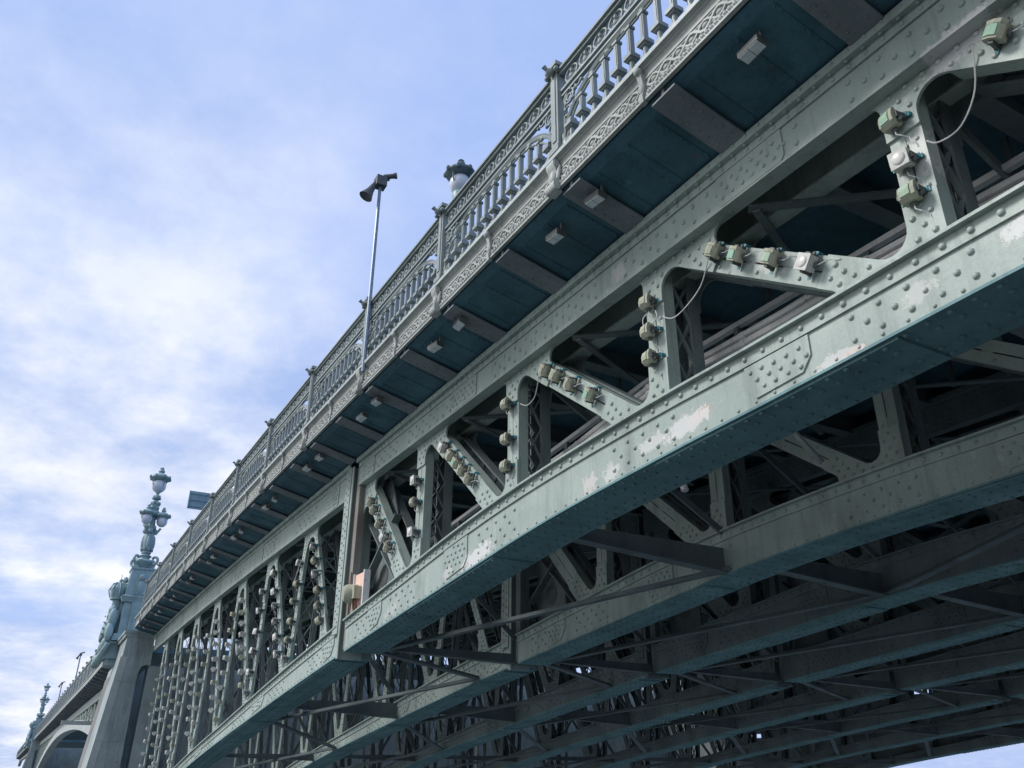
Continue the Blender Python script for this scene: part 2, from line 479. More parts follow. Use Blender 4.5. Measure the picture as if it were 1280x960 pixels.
def upper_chord(x0, x1, cb):
    mb = MB(); xs = chord_xs(x0, x1, 3.0)
    mb.sweep(xs, lambda X: [(0, cb + .05), (.07, cb + .05), (.07, CT - .05), (0, CT - .05)])
    mb.sweep(xs, lambda X: [(BW - .07, cb + .05), (BW, cb + .05), (BW, CT - .05), (BW - .07, CT - .05)])
    if cb > 9.8: mb.sweep(xs, lambda X: [(-.02, cb), (.34, cb), (.34, cb + .051), (-.02, cb + .051)])
    else: mb.sweep(xs, lambda X: [(-.012, cb), (.30, cb), (.30, cb + .051), (-.012, cb + .051)])
    mb.sweep(xs, lambda X: [(YR - .05, cb), (BW + .05, cb), (BW + .05, cb + .051), (YR - .05, cb + .051)])
    mb.sweep(xs, lambda X: [(-.17, CT - .051), (BW + .3, CT - .051), (BW + .3, CT), (-.17, CT)])
    mb.sweep(xs, lambda X: [(-.045, CT - .23), (.01, CT - .23), (.01, CT - .05), (-.045, CT - .05)])
    mb.sweep(xs, lambda X: [(-.17, CT), (-.12, CT), (-.12, CT + .13), (-.17, CT + .13)])
    x = x0 - .2; k = 0
    while x > x1 + .1:
        mb.rivet((x, -.045, CT - .14), .045); mb.rivet((x, -.1, CT - .051), .04, (0,0,-1)); mb.rivet((x + .1, -.17, CT + .06), .04)
        x -= .34; k += 1
    return mb

def chord_rivets(mb, nodes, z0f, z1f, y, sp=.34):
    """loose staggered rivets of the web around each node"""
    for X in nodes:
        for k in range(-4, 5):
            for j in range(3):
                if (k + j) % 2: continue
                x = X + k*sp*.72
                z0, z1 = z0f(x), z1f(x)
                mb.rivet((x + random.uniform(-.02, .02), y, z0 + (z1 - z0)*(.25 + .25*j) + random.uniform(-.015, .015)), .055)
def splice(X, half, z0f, z1f, y, chamfer=.16, sp=.2, r=.05):
    mb = MB()
    P = []
    xa, xb = X - half, X + half
    P = [(xa + chamfer, z0f(xa)), (xb - chamfer, z0f(xb)), (xb, z0f(xb) + chamfer*1.2), (xb, z1f(xb)), (xa, z1f(xa)), (xa, z0f(xa) + chamfer*1.2)]
    mb.prism(P, y - .03, y + .01)
    rivet_fill(mb, P, y - .03, sp*1.35, r, .07)
    return mb

def make_near_truss():
    t = thing('arch_truss', 'outermost riveted grey green arch truss, square floodlights on its posts and diagonals', 'bridge truss', (-5.71, .6, 5.8))
    X0, X1 = 9.0, -30.0
    lc = lower_chord(X0, X1); chord_rivets(lc, [v - .35 for v in VX] + [-27.9], lambda x: zb(x) + .05, lambda x: zt(x) - .25, 0)
    lc.build('lower_chord', M['paint'], t, smooth=40); bottom_flange(X0, X1).build('bottom_flange', M['flange'], t, smooth=40)
    uc = upper_chord(X0, X1, CB); chord_rivets(uc, [v + .6 for v in VX] + [v - 2.9 for v in VX[2:]], lambda x: CB, lambda x: CT - .2, 0, .4)
    uc.build('upper_chord', M['paint'], t, smooth=40)
    for X, h in ((-8.6, .72), (-20.9, .75), (-27.1, .62), (3.8, .7)):
        splice(X, h, lambda x: zb(x) + .17, lambda x: zt(x) - .32, 0, .2 if X > -25 else .3).build('splice_plate', M['paint'], t, smooth=40)
    for X, h in ((-8.6, .85), (-20.7, .85), (-28.9, .6), (3.6, .8)):
        splice(X, h, lambda x: CB + .05, lambda x: CT - .235, 0, .09).build('splice_plate', M['paint'], t, smooth=40)
    for i, X in enumerate(VX):
        w = .56 + .02*max(0, i - 2)
        mb = MB(); member(mb, (X, zt(X) + .05), (X, CB + .05), w, YW, .3, rivets=.9)
        mb.build('post', M['paint'], t, smooth=40)
        mb = MB(); member(mb, (X, zt(X) + .0), (X, CB + .05), w, YR + .3, .3, front=False)
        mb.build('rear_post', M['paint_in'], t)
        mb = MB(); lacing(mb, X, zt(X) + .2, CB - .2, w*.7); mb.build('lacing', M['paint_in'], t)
    for (p, q), w in zip(DIAG, DW):
        p, q = Vector(p), Vector(q); d = (q - p).normalized()
        mb = MB(); member(mb, p + d*.1, q, w, YW, .32, rivets=1.1); mb.build('diagonal', M['paint'], t, smooth=40)
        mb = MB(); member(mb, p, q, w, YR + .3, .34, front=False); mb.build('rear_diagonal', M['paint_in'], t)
    # gussets
    def bot_u(X): return (1.0, (zt(X + .5) - zt(X - .5)))
    diag_at = {VX[0]: 5, VX[1]: 0, VX[2]: 1, VX[3]: 2, VX[4]: 3, VX[5]: 4}      # diagonal that lands by the foot of the post
    topd = {VX[1]: 5, VX[2]: 0, VX[3]: 1, VX[4]: 2, VX[5]: 3}
    for i, X in enumerate(VX):
        w = .56 + .02*max(0, i - 2)
        if X in topd:
            k = topd[X]; p, q = DIAG[k]; d = (Vector(q) - Vector(p)).normalized()
            L2 = .95 if k else 1.0
            P = gusset((X, CB), (1, 0), (0, -1), [((X, CB), (0, -1), w + .03, .82), (p, d, DW[k] + .03, L2 + .35)], .24, .36)
            mb = MB(); mb.prism(P, YW - .05, YW + .01); rivet_fill(mb, P, YW - .05, .30, .052, .09); mb.build('top_gusset', M['paint'], t, smooth=35)
            mb = MB(); mb.prism(P, YR + .29, YR + .34); mb.build('rear_gusset', M['paint_in'], t)
        k = diag_at[X]; p, q = DIAG[k]; d = (Vector(p) - Vector(q)).normalized()
        u = bot_u(X)
        P = gusset((X, zt(X)), u, (-u[1], u[0]), [(q, d, DW[k] + .03, 1.35), ((X, zt(X)), (0, 1), w + .03, 1.05)], .2, .34)
        mb = MB(); mb.prism(P, YW - .05, YW + .01); rivet_fill(mb, P, YW - .05, .29, .055, .09); mb.build('foot_gusset', M['paint'], t, smooth=35)
        mb = MB(); mb.prism(P, YR + .29, YR + .34); mb.build('rear_gusset', M['paint_in'], t)
    # end gusset at the hinge
    p, q = DIAG[4]; d = (Vector(q) - Vector(p)).normalized()
    P = gusset((-30, CB), (1, 0), (0, -1), [((-30.15, CB), (0, -1), .5, 1.7), (p, d, DW[4] + .04, 1.3)], .3, .35)
    mb = MB(); mb.prism(P, YW - .05, YW + .01); rivet_fill(mb, P, YW - .05, .36, .05, .12); mb.build('top_gusset', M['paint'], t, smooth=35)
    # end post and web plate by the hinge
    mb = MB(); mb.box(-30.22, -29.86, .02, .3, zb(-30) + .1, CT - .06); mb.build('end_post', M['rusty_paint'], t)
    mb = MB()
    outer = [(-29.8, zt(-29.8)), (-27.75, zt(-27.75)), (-27.75, CB - 1.6), (-28.6, CB), (-29.8, CB)]
    mb.prism(outer, .86, .92)
    for z in (6.15, 7.35, 9.3): mb.lathe((-28.75, .855, z), [(.42, 0), (.42, .004)], 18, (0,-1,0))
    wp = mb.build('web_plate', M['paint_in'], t)
    for z in (6.15, 7.35, 9.3):
        hb = MB(); hb.lathe((-28.75, .85, z), [(.40, 0), (.40, .012)], 18, (0,-1,0)); hb.build('dark_hole_disc', M['dark'], wp)  # dark disc drawn for an open hole, its inner shade put into the colour
    mb = MB(); mb.bar((-29.9, .62, 8.35), (-26.6, .62, 5.5), .06, .3, (0,1,0)); mb.build('brace', M['paint_in'], t)
    mb = MB(); mb.bar((-29.9, .55, 5.9), (-26.9, .55, 8.0), .06, .3, (0,1,0)); mb.build('brace', M['paint_in'], t)
    return t

TLX = [-37.05, -43.85, -50.6, -57.6, -64.5, -71.4, -78.3]
BLX = [-33.2, -38.95, -45.5, -52.3, -59.1, -66.0, -73.0, -80.0]
BARS = []
for i, T in enumerate(TLX):
    BARS.append(((T + .62, CBL), (BLX[i] - (.05 if i == 0 else .35), zt(BLX[i])), i, 0))
    BARS.append(((T - .5, CBL), (BLX[i+1] + .3, zt(BLX[i+1])), i, 1))
def make_far_truss():
    t = thing('arch_truss', 'outermost arch truss between joint post and tall pier, close zigzag bars full of floodlights', 'bridge truss', (-55, .6, 1))
    X0, X1 = -30.75, -84.0
    lc = lower_chord(X0, X1); chord_rivets(lc, BLX, lambda x: zb(x) + .05, lambda x: zt(x) - .25, 0, .4)
    lc.build('lower_chord', M['paint'], t, smooth=40); bottom_flange(X0, X1).build('bottom_flange', M['flange'], t, smooth=40)
    uc = upper_chord(X0, X1, CBL); chord_rivets(uc, TLX, lambda x: CBL, lambda x: CT - .2, 0, .5)
    uc.build('upper_chord', M['paint'], t, smooth=40)
    for X, h in ((-31.9, .7), (-42.0, 1.1), (-55, 1.2)):
        splice(X, h, lambda x: zb(x) + .17, lambda x: zt(x) - .32, 0, .3).build('splice_plate', M['paint'], t, smooth=40)
    for X, h in ((-33.2, .8), (-46.0, 1.0)):
        splice(X, h, lambda x: CBL + .05, lambda x: CT - .235, 0, .1).build('splice_plate', M['paint'], t, smooth=40)
    for p, q, i, s_ in BARS:
        mb = MB(); member(mb, p, q, .45, YW, .11, rivets=.3 if i < 4 else .8); mb.build('web_bar', M['paint'], t, smooth=40)
        mb = MB(); member(mb, p, q, .34, YR + .3, .2, front=False); mb.build('rear_web_bar', M['paint_in'], t)
        mb = MB()
        n = 5; P_, Q_ = Vector(p), Vector(q)
        for k in range(n):
            a = P_ + (Q_ - P_)*(k + .2)/n; b = P_ + (Q_ - P_)*(k + 1.0)/n
            mb.bar((a.x, YW + .2, a.y), (b.x, YR + .05, b.y), .03, .09, (1,0,0)); mb.bar((b.x, YW + .2, b.y), (a.x + .04, YR + .05, a.y), .03, .09, (1,0,0))
        mb.build('lacing', M['paint_in'], t)
    for i, T in enumerate(TLX):
        p1, q1 = BARS[2*i+1][:2]; p0, q0 = BARS[2*i][:2]
        P = gusset((T, CBL), (1, 0), (0, -1), [(p1, Vector(q1) - Vector(p1), .5, 2.1), (p0, Vector(q0) - Vector(p0), .5, 2.1)], .3, .14, 1.35)
        mb = MB(); mb.prism(P, YW - .05, YW + .01); rivet_fill(mb, P, YW - .05, .25, .05, .09); mb.build('top_gusset', M['paint'], t, smooth=35)
    for i in range(1, len(BLX) - 1):
        X = BLX[i]; a = BARS[2*i-1]; b = BARS[2*i]
        u = (1.0, zt(X + .5) - zt(X - .5))
        P = gusset((X, zt(X)), u, (-u[1], u[0]), [(b[1], Vector(b[0]) - Vector(b[1]), .5, 1.7), (a[1], Vector(a[0]) - Vector(a[1]), .5, 1.7)], .2, .12, 1.0)
        mb = MB(); mb.prism(P, YW - .05, YW + .01); rivet_fill(mb, P, YW - .05, .25, .05, .09); mb.build('foot_gusset', M['paint'], t, smooth=35)
    X = BLX[0]; b = BARS[0]; u = (1.0, zt(X + .5) - zt(X - .5))
    P = gusset((X, zt(X)), u, (-u[1], u[0]), [(b[1], Vector(b[0]) - Vector(b[1]), .6, 1.3)], .7, .2)
    mb = MB(); mb.prism(P, YW - .05, YW + .01); rivet_fill(mb, P, YW - .05, .3, .05, .12); mb.build('foot_gusset', M['paint'], t, smooth=35)
    # riveted joint post with two flanges
    mb = MB(); z0, z1 = zb(-31) - .06, CT - .055
    mb.box(-31.2, -30.62, -.13, -.06, z0 + .9, z1); mb.box(-30.70, -30.62, -.06, .9, z0, z1); mb.box(-31.2, -31.12, -.06, .5, z0 + 1.1, z1)
    mb.box(-30.6, -30.42, -.1, -.055, z0, z1)
    z = z0 + 1.2
    while z < z1 - .1:
        mb.rivet((-31.03, -.13, z), .055); mb.rivet((-30.78, -.13, z + .14), .055); z += .29
    mb.build('joint_post', M['paint'], t, smooth=40)
    return t

near = make_near_truss(); far = make_far_truss()
RIBY = [7.3, 14.3, 22.2, 30.7, 40.4, 51.0, 63.0]
for k, y in enumerate(RIBY):
    for src, nm in ((near, 'near'), (far, 'far')):
        c = copy_tree(src); c.location = Vector(src['_b']) + Vector((0, y*S, 0))
        if nm == 'near': c['label'] = '%s dim arch truss counted inwards under the roadway, nearer than the joint post' % ORD[k+1]
        else: c['label'] = '%s dim arch truss counted inwards under the roadway, between joint post and pier' % ORD[k+1]
        c['group'] = 'inner arch trusses under the roadway'
        if k > 0:
            pass
        for ch in [q for q in children(c) if q.name.startswith('end_post')]: ch.material_slots[0].link = 'OBJECT'; ch.material_slots[0].material = M['paint_in']
        if k > 0:
            for ch in [q for q in children(c) if not q.name.startswith('bottom_flange')]:          # under-deck shade put into the colour of the inner trusses, flanges kept paler
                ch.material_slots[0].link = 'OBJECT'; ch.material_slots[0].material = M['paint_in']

def side_plate(xa, xb, z0=None, z1=None):
    mb = MB(); a, b = RIBY[-1] + 1.1, RIBY[-1] + 1.15; xs = chord_xs(xa, xb, 2)
    if z0 is None: mb.sweep(xs, lambda X: [(a, zt(X) - .06), (b, zt(X) - .06), (b, 11.4), (a, 11.4)])
    else:
        mb.sweep(xs, lambda X: [(a, zt(X) - .06), (b, zt(X) - .06), (b, z0), (a, z0)])
        mb.sweep(xs, lambda X: [(a, z1), (b, z1), (b, 11.4), (a, 11.4)])
    return mb
cur = 9.0; wins = [(-43.8, -46.0, 9.5, 10.1), (-51.2, -53.2, 6.0, 6.5), (-59.0, -62.0, 7.7, 8.5), (-65.0, -65.7, 6.3, 6.5), (-73.5, -75.0, 2.9, 3.3), (-80, -81, 3, 3.4)]
segs = []
for a, b, z0, z1 in wins: segs += [(cur, a, None, None), (a, b, z0, z1)]; cur = b
segs.append((cur, -93, None, None))
for a, b, z0, z1 in segs:
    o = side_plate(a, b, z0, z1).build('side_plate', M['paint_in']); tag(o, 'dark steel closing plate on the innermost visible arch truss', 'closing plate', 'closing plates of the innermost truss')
# ------------------------------------------------------------------ deck with brackets, cornice, consoles
POSTS = [6.55, .25, -5.95, -12.2, -18.45, -24.7, -31.2, -37.95, -44.8, -51.7, -58.6, -65.5, -72.4, -79.3]
YF = -1.95
deck = thing('bridge_deck', 'bridge roadway deck with ornate pale cornice along its edge and dark panelled underside', 'bridge deck', (-20, 0, 11.4))
mb = MB(); mb.sweep(chord_xs(9.5, -84, 4), lambda X: [(BW + .3, 11.44), (66, 11.44), (66, 12.3), (BW + .3, 12.3)]); mb.build('slab', M['soffit'], deck)
BRX = [9.0 - 3.1*k for k in range(13)] + [-31.3 - 3.43*k for k in range(16)]
BRX = [11.85 - 3.1*k for k in range(1, 14)]
BRX = [b for b in [3.1 - 0 - 3.1*k + -.55 for k in range(-2, 10)]]
BRX = [-8.75 + 3.1*k for k in range(5, -8, -1)] + [-33.4 - 3.44*k for k in range(15)]
mb = MB(); mb.sweep(chord_xs(9.5, -84, 4), lambda X: [(YF + .10, 11.44), (YF + .32, 11.33), (-.15, 10.985), (BW + .32, 10.985), (BW + .32, 12.25), (YF + .10, 12.25)]); mb.build('soffit', M['soffit'], deck)
def sz(y): return 11.33 + (10.985 - 11.33)*(y - (YF + .32))/(-.15 - (YF + .32))
for a, b in zip(BRX, BRX[1:]):
    for X, w_ in ((a - .62, .05), ((a + b)/2, .14), (b + .62, .05)):
        mb = MB(); y0, y1 = YF + .34, -.2
        mb.hexa([(X - w_, y0, sz(y0) - .014), (X + w_, y0, sz(y0) - .014), (X + w_, y1, sz(y1) - .014), (X - w_, y1, sz(y1) - .014), (X - w_, y0, sz(y0) + .02), (X + w_, y0, sz(y0) + .02), (X + w_, y1, sz(y1) + .02), (X - w_, y1, sz(y1) + .02)])
        if a > -45:
            for k in range(9):
                y = y0 + .06 + k*(y1 - y0 - .1)/8
                for sx in ((-.09, .09) if w_ > .1 else (0,)): mb.rivet((X + sx, y, sz(y) - .014), .028, (0,0,-1))
        mb.build('cover_strip', M['soffit'], deck, smooth=40)
def bz(y): return 11.265 + (10.875 - 11.265)*(y - (YF + .2))/(-.16 - (YF + .2))
for X in BRX:
    mb = MB(); ya, yb2 = YF + .085, -.16
    def br(x0, x1, d0, d1):
        mb.hexa([(x0, ya, bz(ya) + d0), (x1, ya, bz(ya) + d0), (x1, yb2, bz(yb2) + d0), (x0, yb2, bz(yb2) + d0),
                 (x0, ya, bz(ya) + d1), (x1, ya, bz(ya) + d1), (x1, yb2, bz(yb2) + d1), (x0, yb2, bz(yb2) + d1)])
    br(X - .33, X + .33, 0, .045); br(X - .04, X + .04, .046, .24)
    for k in range(6):
        y = YF + .35 + k*.24
        for sx in (-.19, .19): mb.rivet((X + sx, y, bz(y)), .035, (0,0,-1))
    mb.build('bracket', M['bracket'], deck, smooth=40)
xs = chord_xs(9.5, -84, 2.2)
mb = MB()
mb.sweep(xs, lambda X: [(YF + .06, 11.43), (YF - .03, 11.43), (YF - .03, 11.47), (YF, 11.50), (YF, 11.56), (YF + .045, 11.575), (YF + .045, 11.80), (YF + .005, 11.81), (YF + .005, 11.835), (YF + .035, 11.85), (YF + .03, 11.90), (YF, 11.945), (YF - .05, 11.96), (YF - .05, 11.98), (YF - .09, 11.985), (YF - .09, 12.0), (YF + .06, 12.0)])
zmap(mb, ZF).build('cornice', M['fascia'], deck)
mb = MB(); mb.sweep(xs, lambda X: [(YF - .14, 12.25), (YF + .5, 12.25), (YF + .5, 12.395), (YF - .06, 12.395), (YF - .14, 12.35)]); mb.build('ledge', M['ledge'], deck)
def ROT(ax, a): return Matrix.Rotation(a, 3, ax)
def frieze(L, fine):
    """relief of leaves and beads for one cornice field, centred on the local origin"""
    m = MB(); nseg = max(2, round(L/.72)); st = L/nseg; y = YF + .045
    for k in range(nseg):
        x = L/2 - (k + .5)*st
        a, b = (8, 5) if fine else (6, 4)
        for q in (-.25, .25):
            sg = 1 if q < 0 else -1
            m.ball((x + q*st, y, 11.69 + sg*.01), (.085, .055, .045), a, b)
            m.ball((x + (q + .16)*st, y, 11.69 - sg*.055), (.15, .045, .032), a, b, ROT('Y', R(-sg*24)))
            m.ball((x + (q - .12)*st, y, 11.69 + sg*.07), (.13, .045, .03), a, b, ROT('Y', R(-sg*10)))
    for ph, rr in ((0, .032), (math.pi, .024)):
        pts = [(L/2 - L*i/(nseg*8), y - .02, 11.69 + .085*math.sin(ph + math.pi*i/4)) for i in range(nseg*8 + 1)]
        m.tube(pts, rr, 5)
    nb = round(L/.115)
    for k in range(nb):
        m.ball((L/2 - (k + .5)*L/nb, YF - .012, 11.525), (.062, .04, .036), 6, 4, ROT('Y', R(35)))
    m.box(-L/2, L/2, y - .02, y + .01, 11.585, 11.60); m.box(-L/2, L/2, y - .02, y + .01, 11.782, 11.797)
    return m
def console():
    m = MB()
    P = [(YF + .05, 11.36), (YF - .06, 11.36), (YF - .15, 11.41), (YF - .175, 11.49), (YF - .13, 11.56), (YF - .075, 11.63), (YF - .075, 11.74), (YF - .12, 11.81), (YF - .17, 11.88), (YF - .17, 11.95), (YF - .12, 11.995), (YF + .05, 11.995)]
    m.prism_x(P, -.15, .15)
    m.lathe((-.18, YF - .09, 11.475), [(.10, 0), (.10, .36)], 12, (1, 0, 0)); m.lathe((-.17, YF - .09, 11.91), [(.07, 0), (.07, .34)], 10, (1, 0, 0))
    m.ball((0, YF - .09, 11.69), (.11, .06, .12), 8, 6)
    for sx in (-1, 1): m.ball((sx*.16, YF - .03, 11.72), (.06, .05, .16), 8, 6, ROT('Y', R(sx*18)))
    return m
def clip_():
    m = MB()
    m.ball((0, YF - .085, 11.955), (.10, .10, .07), 8, 6)
    m.prism_x([(YF + .05, 11.40), (YF - .06, 11.40), (YF - .085, 11.50), (YF - .03, 11.62), (YF - .055, 11.78), (YF - .11, 11.94), (YF + .05, 11.98)], -.06, .06)
    m.ball((0, YF - .03, 11.66), (.08, .05, .11), 8, 5)
    return m
def place(o, X, bay_slope=True):
    """stand a bay piece authored about local x = 0 at X along the deck, following the deck's gradient"""
    b = Vector(o.parent['_b']) if o.parent is not None else Vector((0, 0, 0))
    o.location = Vector((X*S, 0, (camber(X) + ZO)*S)) - b
    sl = (camber(X + .5) - camber(X - .5)); o.rotation_euler = (0, -math.atan(sl), 0)
protos = {}
con0 = cl0 = None
for i, X in enumerate(POSTS):
    if con0 is None:
        o = zmap(console(), ZF).build('console', M['fascia'], deck, warp=False, smooth=50); con0 = o
    else: o = con0.copy(); COL.objects.link(o); o.parent = deck
    place(o, X - .12)
    if i + 1 < len(POSTS):
        X2 = POSTS[i+1]; L = X - X2; mid = (X + X2)/2
        if cl0 is None: o = zmap(clip_(), ZF).build('cornice_clip', M['fascia'], deck, warp=False, smooth=50); cl0 = o
        else: o = cl0.copy(); COL.objects.link(o); o.parent = deck
        place(o, mid - .12)
        fl = L/2 - .28
        for c in ((X + mid)/2, (mid + X2)/2):
            key = (round(fl*5)/5, i < 6)
            if key not in protos:
                o = zmap(frieze(fl, i < 6), ZF).build('frieze_panel', M['fascia'], deck, warp=False, smooth=50); protos[key] = o
            else: o = protos[key].copy(); COL.objects.link(o); o.parent = deck
            place(o, c - .12)

# ------------------------------------------------------------------ parapet railing
rail = thing('parapet_railing', 'cast iron parapet railing with balusters and scrolled arches along the near span', 'railing', (-20, YF, 12.1))
YRL = YF + .05
def post_mb():
    m = MB()
    m.box(-.2, .2, YRL - .19, YRL + .19, 12.1, 12.26); m.box(-.145, .145, YRL - .14, YRL + .14, 12.26, 14.72)
    m.box(-.07, .07, YRL - .165, YRL - .138, 12.45, 14.45)
    for sx in (-1, 1):
        m.ball((sx*.24, YRL, 12.28), (.12, .08, .2), 8, 5); m.ball((sx*.2, YRL, 12.5), (.07, .07, .16), 8, 5)
    return m
def cap_mb():
    m = MB()
    m.box(-.18, .18, YRL - .18, YRL + .18, 14.72, 14.79); m.box(-.24, .24, YRL - .24, YRL + .24, 14.79, 14.90)
    m.add([(-.22,YRL-.22,14.90),(.22,YRL-.22,14.90),(.22,YRL+.22,14.90),(-.22,YRL+.22,14.90),(0,YRL,15.0)], [(0,1,4),(1,2,4),(2,3,4),(3,0,4),(3,2,1,0)])
    m.ball((0, YRL - .24, 14.68), (.12, .12, .1), 8, 6); m.ball((-.2, YRL - .2, 14.66), .07, 6, 5); m.ball((.2, YRL - .2, 14.66), .07, 6, 5)
    m.tube([(0, YRL - .2, 14.66), (0, YRL - .34, 14.72), (0, YRL - .42, 14.78)], [.05, .05, .07], 6)
    return m
def arch_z(t, a=0.0):
    """height of the arch over the balusters, t in -1..1"""
    return 12.32 + (1.36 - a)*max(0.0, 1 - abs(t)**3.4)**.55
def panel_mb(L):
    m = MB(); h = L/2
    m.box(-h, h, YRL - .1, YRL + .1, 12.10, 12.17); m.box(-h, h, YRL - .07, YRL + .07, 12.17, 12.22)
    m.prism_x([(YRL-.15,14.60),(YRL+.15,14.60),(YRL+.15,14.67),(YRL+.08,14.76),(YRL-.08,14.76),(YRL-.15,14.67)], -h, h)
    m.box(-h, h, YRL - .09, YRL + .09, 14.52, 14.60)
    m.box(-h, h, YRL - .07, YRL + .07, 13.96, 14.03); m.box(-h, h, YRL - .05, YRL + .05, 13.80, 13.86)
    n = 28
    for off, r, ry in ((0, .05, 0), (.12, .032, .02), (-.10, .03, .02)):
        pts = []
        for i in range(n + 1):
            t = -1 + 2*i/n; t = math.copysign(abs(t)**.55, t) if abs(t) > 1e-6 else 0
            pts.append((t*(h - .02 - max(0, off)), YRL - .02, min(arch_z(t) - off, 13.92)))
        m.tube(pts, r, 6)
    nl = 10; st = (L - .2)/nl               # frieze of loops
    for k in range(nl):
        x = -h + .1 + (k + .5)*st
        m.ring((x, YRL, 14.275), .215, .032, 12, 5, sa=1.12)
        if k < nl - 1: m.ring((x + st*.5, YRL + .02, 14.275), .20, .024, 12, 4, sa=1.1)
        m.ring((x + st*.5, YRL, 14.14), .10, .024, 8, 4, t0=0, t1=math.pi)
        m.ball((x - .02, YRL - .01, 14.2), (.075, .05, .1), 6, 4); m.ball((x, YRL - .01, 14.37), (.05, .045, .08), 6, 4)
        m.ring((x - .1, YRL, 14.2), .07, .02, 8, 4); m.ring((x + .1, YRL, 14.2), .07, .02, 8, 4)
    for sx in (-1, 1):                       # scrolls in the spandrels
        m.ring((sx*(h - .26), YRL, 13.62), .19, .036, 14, 5); m.ring((sx*(h - .26), YRL, 13.60), .09, .028, 10, 5)
        m.ring((sx*(h - .62), YRL, 13.78), .11, .03, 12, 5); m.ring((sx*(h - .18), YRL, 13.22), .13, .03, 12, 5)
        m.ring((sx*(h - .12), YRL, 12.9), .09, .026, 10, 5)
        m.tube([(sx*(h - .06), YRL, 12.3), (sx*(h - .05), YRL, 12.9), (sx*(h - .07), YRL, 13.4), (sx*(h - .2), YRL, 13.86)], .03, 5)
    for sx in (-1, 1):
        for dx, z, r_ in ((.40, 13.46, .06), (.50, 13.66, .055), (.78, 13.70, .045), (.13, 13.44, .05), (.34, 13.80, .05), (.95, 13.84, .04)):
            m.ball((sx*(h - dx), YRL - .01, z), (r_*1.2, .05, r_), 6, 4)
    for k in range(9):                       # leaf cresting inside the arch
        t = -.8 + .2*k
        m.ball((t*h, YRL - .03, min(arch_z(t), 13.92) - .06), (.09, .05, .075), 6, 4)
    return m
def baluster_mb(zt_):
    m = MB()
    m.box(-.075, .075, YRL - .075, YRL + .075, 12.222, 12.30)
    m.lathe((0, YRL, 0), [(.045, 12.30), (.06, 12.42), (.048, 12.56)], 8)
    m.box(-.085, .085, YRL - .085, YRL + .085, 12.56, 12.60); m.box(-.125, .125, YRL - .125, YRL + .125, 12.60, 12.71); m.box(-.09, .09, YRL - .09, YRL + .09, 12.71, 12.77)
    m.box(-.055, .055, YRL - .055, YRL + .055, 12.77, zt_ - .1); m.box(-.08, .08, YRL - .08, YRL + .08, zt_ - .1, zt_ - .03)
    m.box(-.028, .028, YRL - .068, YRL + .068, 12.80, zt_ - .16)
    return m
NB = 13
panel_proto = {}; bal_proto = {}
post0 = cap0 = None
for i, X in enumerate(POSTS):
    if post0 is None:
        post0 = zmap(post_mb(), ZR).build('post', M['rail'], rail, warp=False, smooth=50); po = post0
        cap0 = zmap(cap_mb(), ZR).build('cap', M['rail'], po, warp=False, smooth=50); cap0['_b'] = (0,0,0)
    else:
        po = post0.copy(); COL.objects.link(po); po.parent = rail
        cp = cap0.copy(); COL.objects.link(cp); cp.parent = po
    place(po, X)
    if i + 1 == len(POSTS): break
    X2 = POSTS[i+1]; L = round((X - X2 - .3)*10)/10
    fine = 1 <= i <= 7
    key = (L, fine)
    if key not in panel_proto:
        m = panel_mb(L)
        if not fine:
            for k in range(NB):
                t = -1 + 2*(k + .5)/NB; mm = baluster_mb(min(arch_z(t) - .08, 13.82)); x = t*(L/2 - .1)
                m.add([(v[0] + x, v[1], v[2]) for v in mm.v], mm.f)
        pn = zmap(m, ZR).build('railing_panel', M['rail'], rail, warp=False, smooth=50); panel_proto[key] = pn
    else:
        pn = panel_proto[key].copy(); COL.objects.link(pn); pn.parent = rail
    place(pn, (X + X2)/2)
    if fine:
        for k in range(NB):
            t = -1 + 2*(k + .5)/NB; z = round(min(arch_z(t) - .08, 13.82), 2)
            if z not in bal_proto:
                b = zmap(baluster_mb(z), ZR).build('baluster', M['rail'], pn, warp=False, smooth=50); bal_proto[z] = b
            else: b = bal_proto[z].copy(); COL.objects.link(b); b.parent = pn
            b.location = (t*(L/2 - .1)*S, 0, 0); b.rotation_euler = (0,0,0)

# ------------------------------------------------------------------ beams and bracing under the roadway
for k, X in enumerate([b - .0 for b in BRX]):
    mb = MB(); zc = camber(X)
    mb.box(X - .04, X + .04, BW + .32, 64, CT + .02, 11.43); mb.box(X - .22, X + .22, BW + .32, 64, CT - .04, CT + .02)
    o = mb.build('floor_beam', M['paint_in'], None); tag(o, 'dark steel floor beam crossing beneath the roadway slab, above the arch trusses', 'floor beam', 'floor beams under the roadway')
EDGES = [0] + RIBY
def lat(name, label, p, q, w=.3, h=.1, grp='lateral braces between the lower chords'):
    mb = MB(); d = (Vector(q) - Vector(p)).normalized()
    mb.bar(p, q, w, .05); n = Vector(p) + Vector((0,0,h)); mb.bar(Vector(p) + Vector((0,0,h/2 + .026)), Vector(q) + Vector((0,0,h/2 + .026)), .05, h)
    o = mb.build(name, M['paint_in']); tag(o, label, 'brace', grp); return o
JN = [(-5.3, 'outer'), (-17.6, 'inner'), (-30.2, 'outer'), (-33.5, 'inner'), (-44.5, 'outer'), (-52, 'inner'), (-62, 'outer'), (-72, 'inner')]
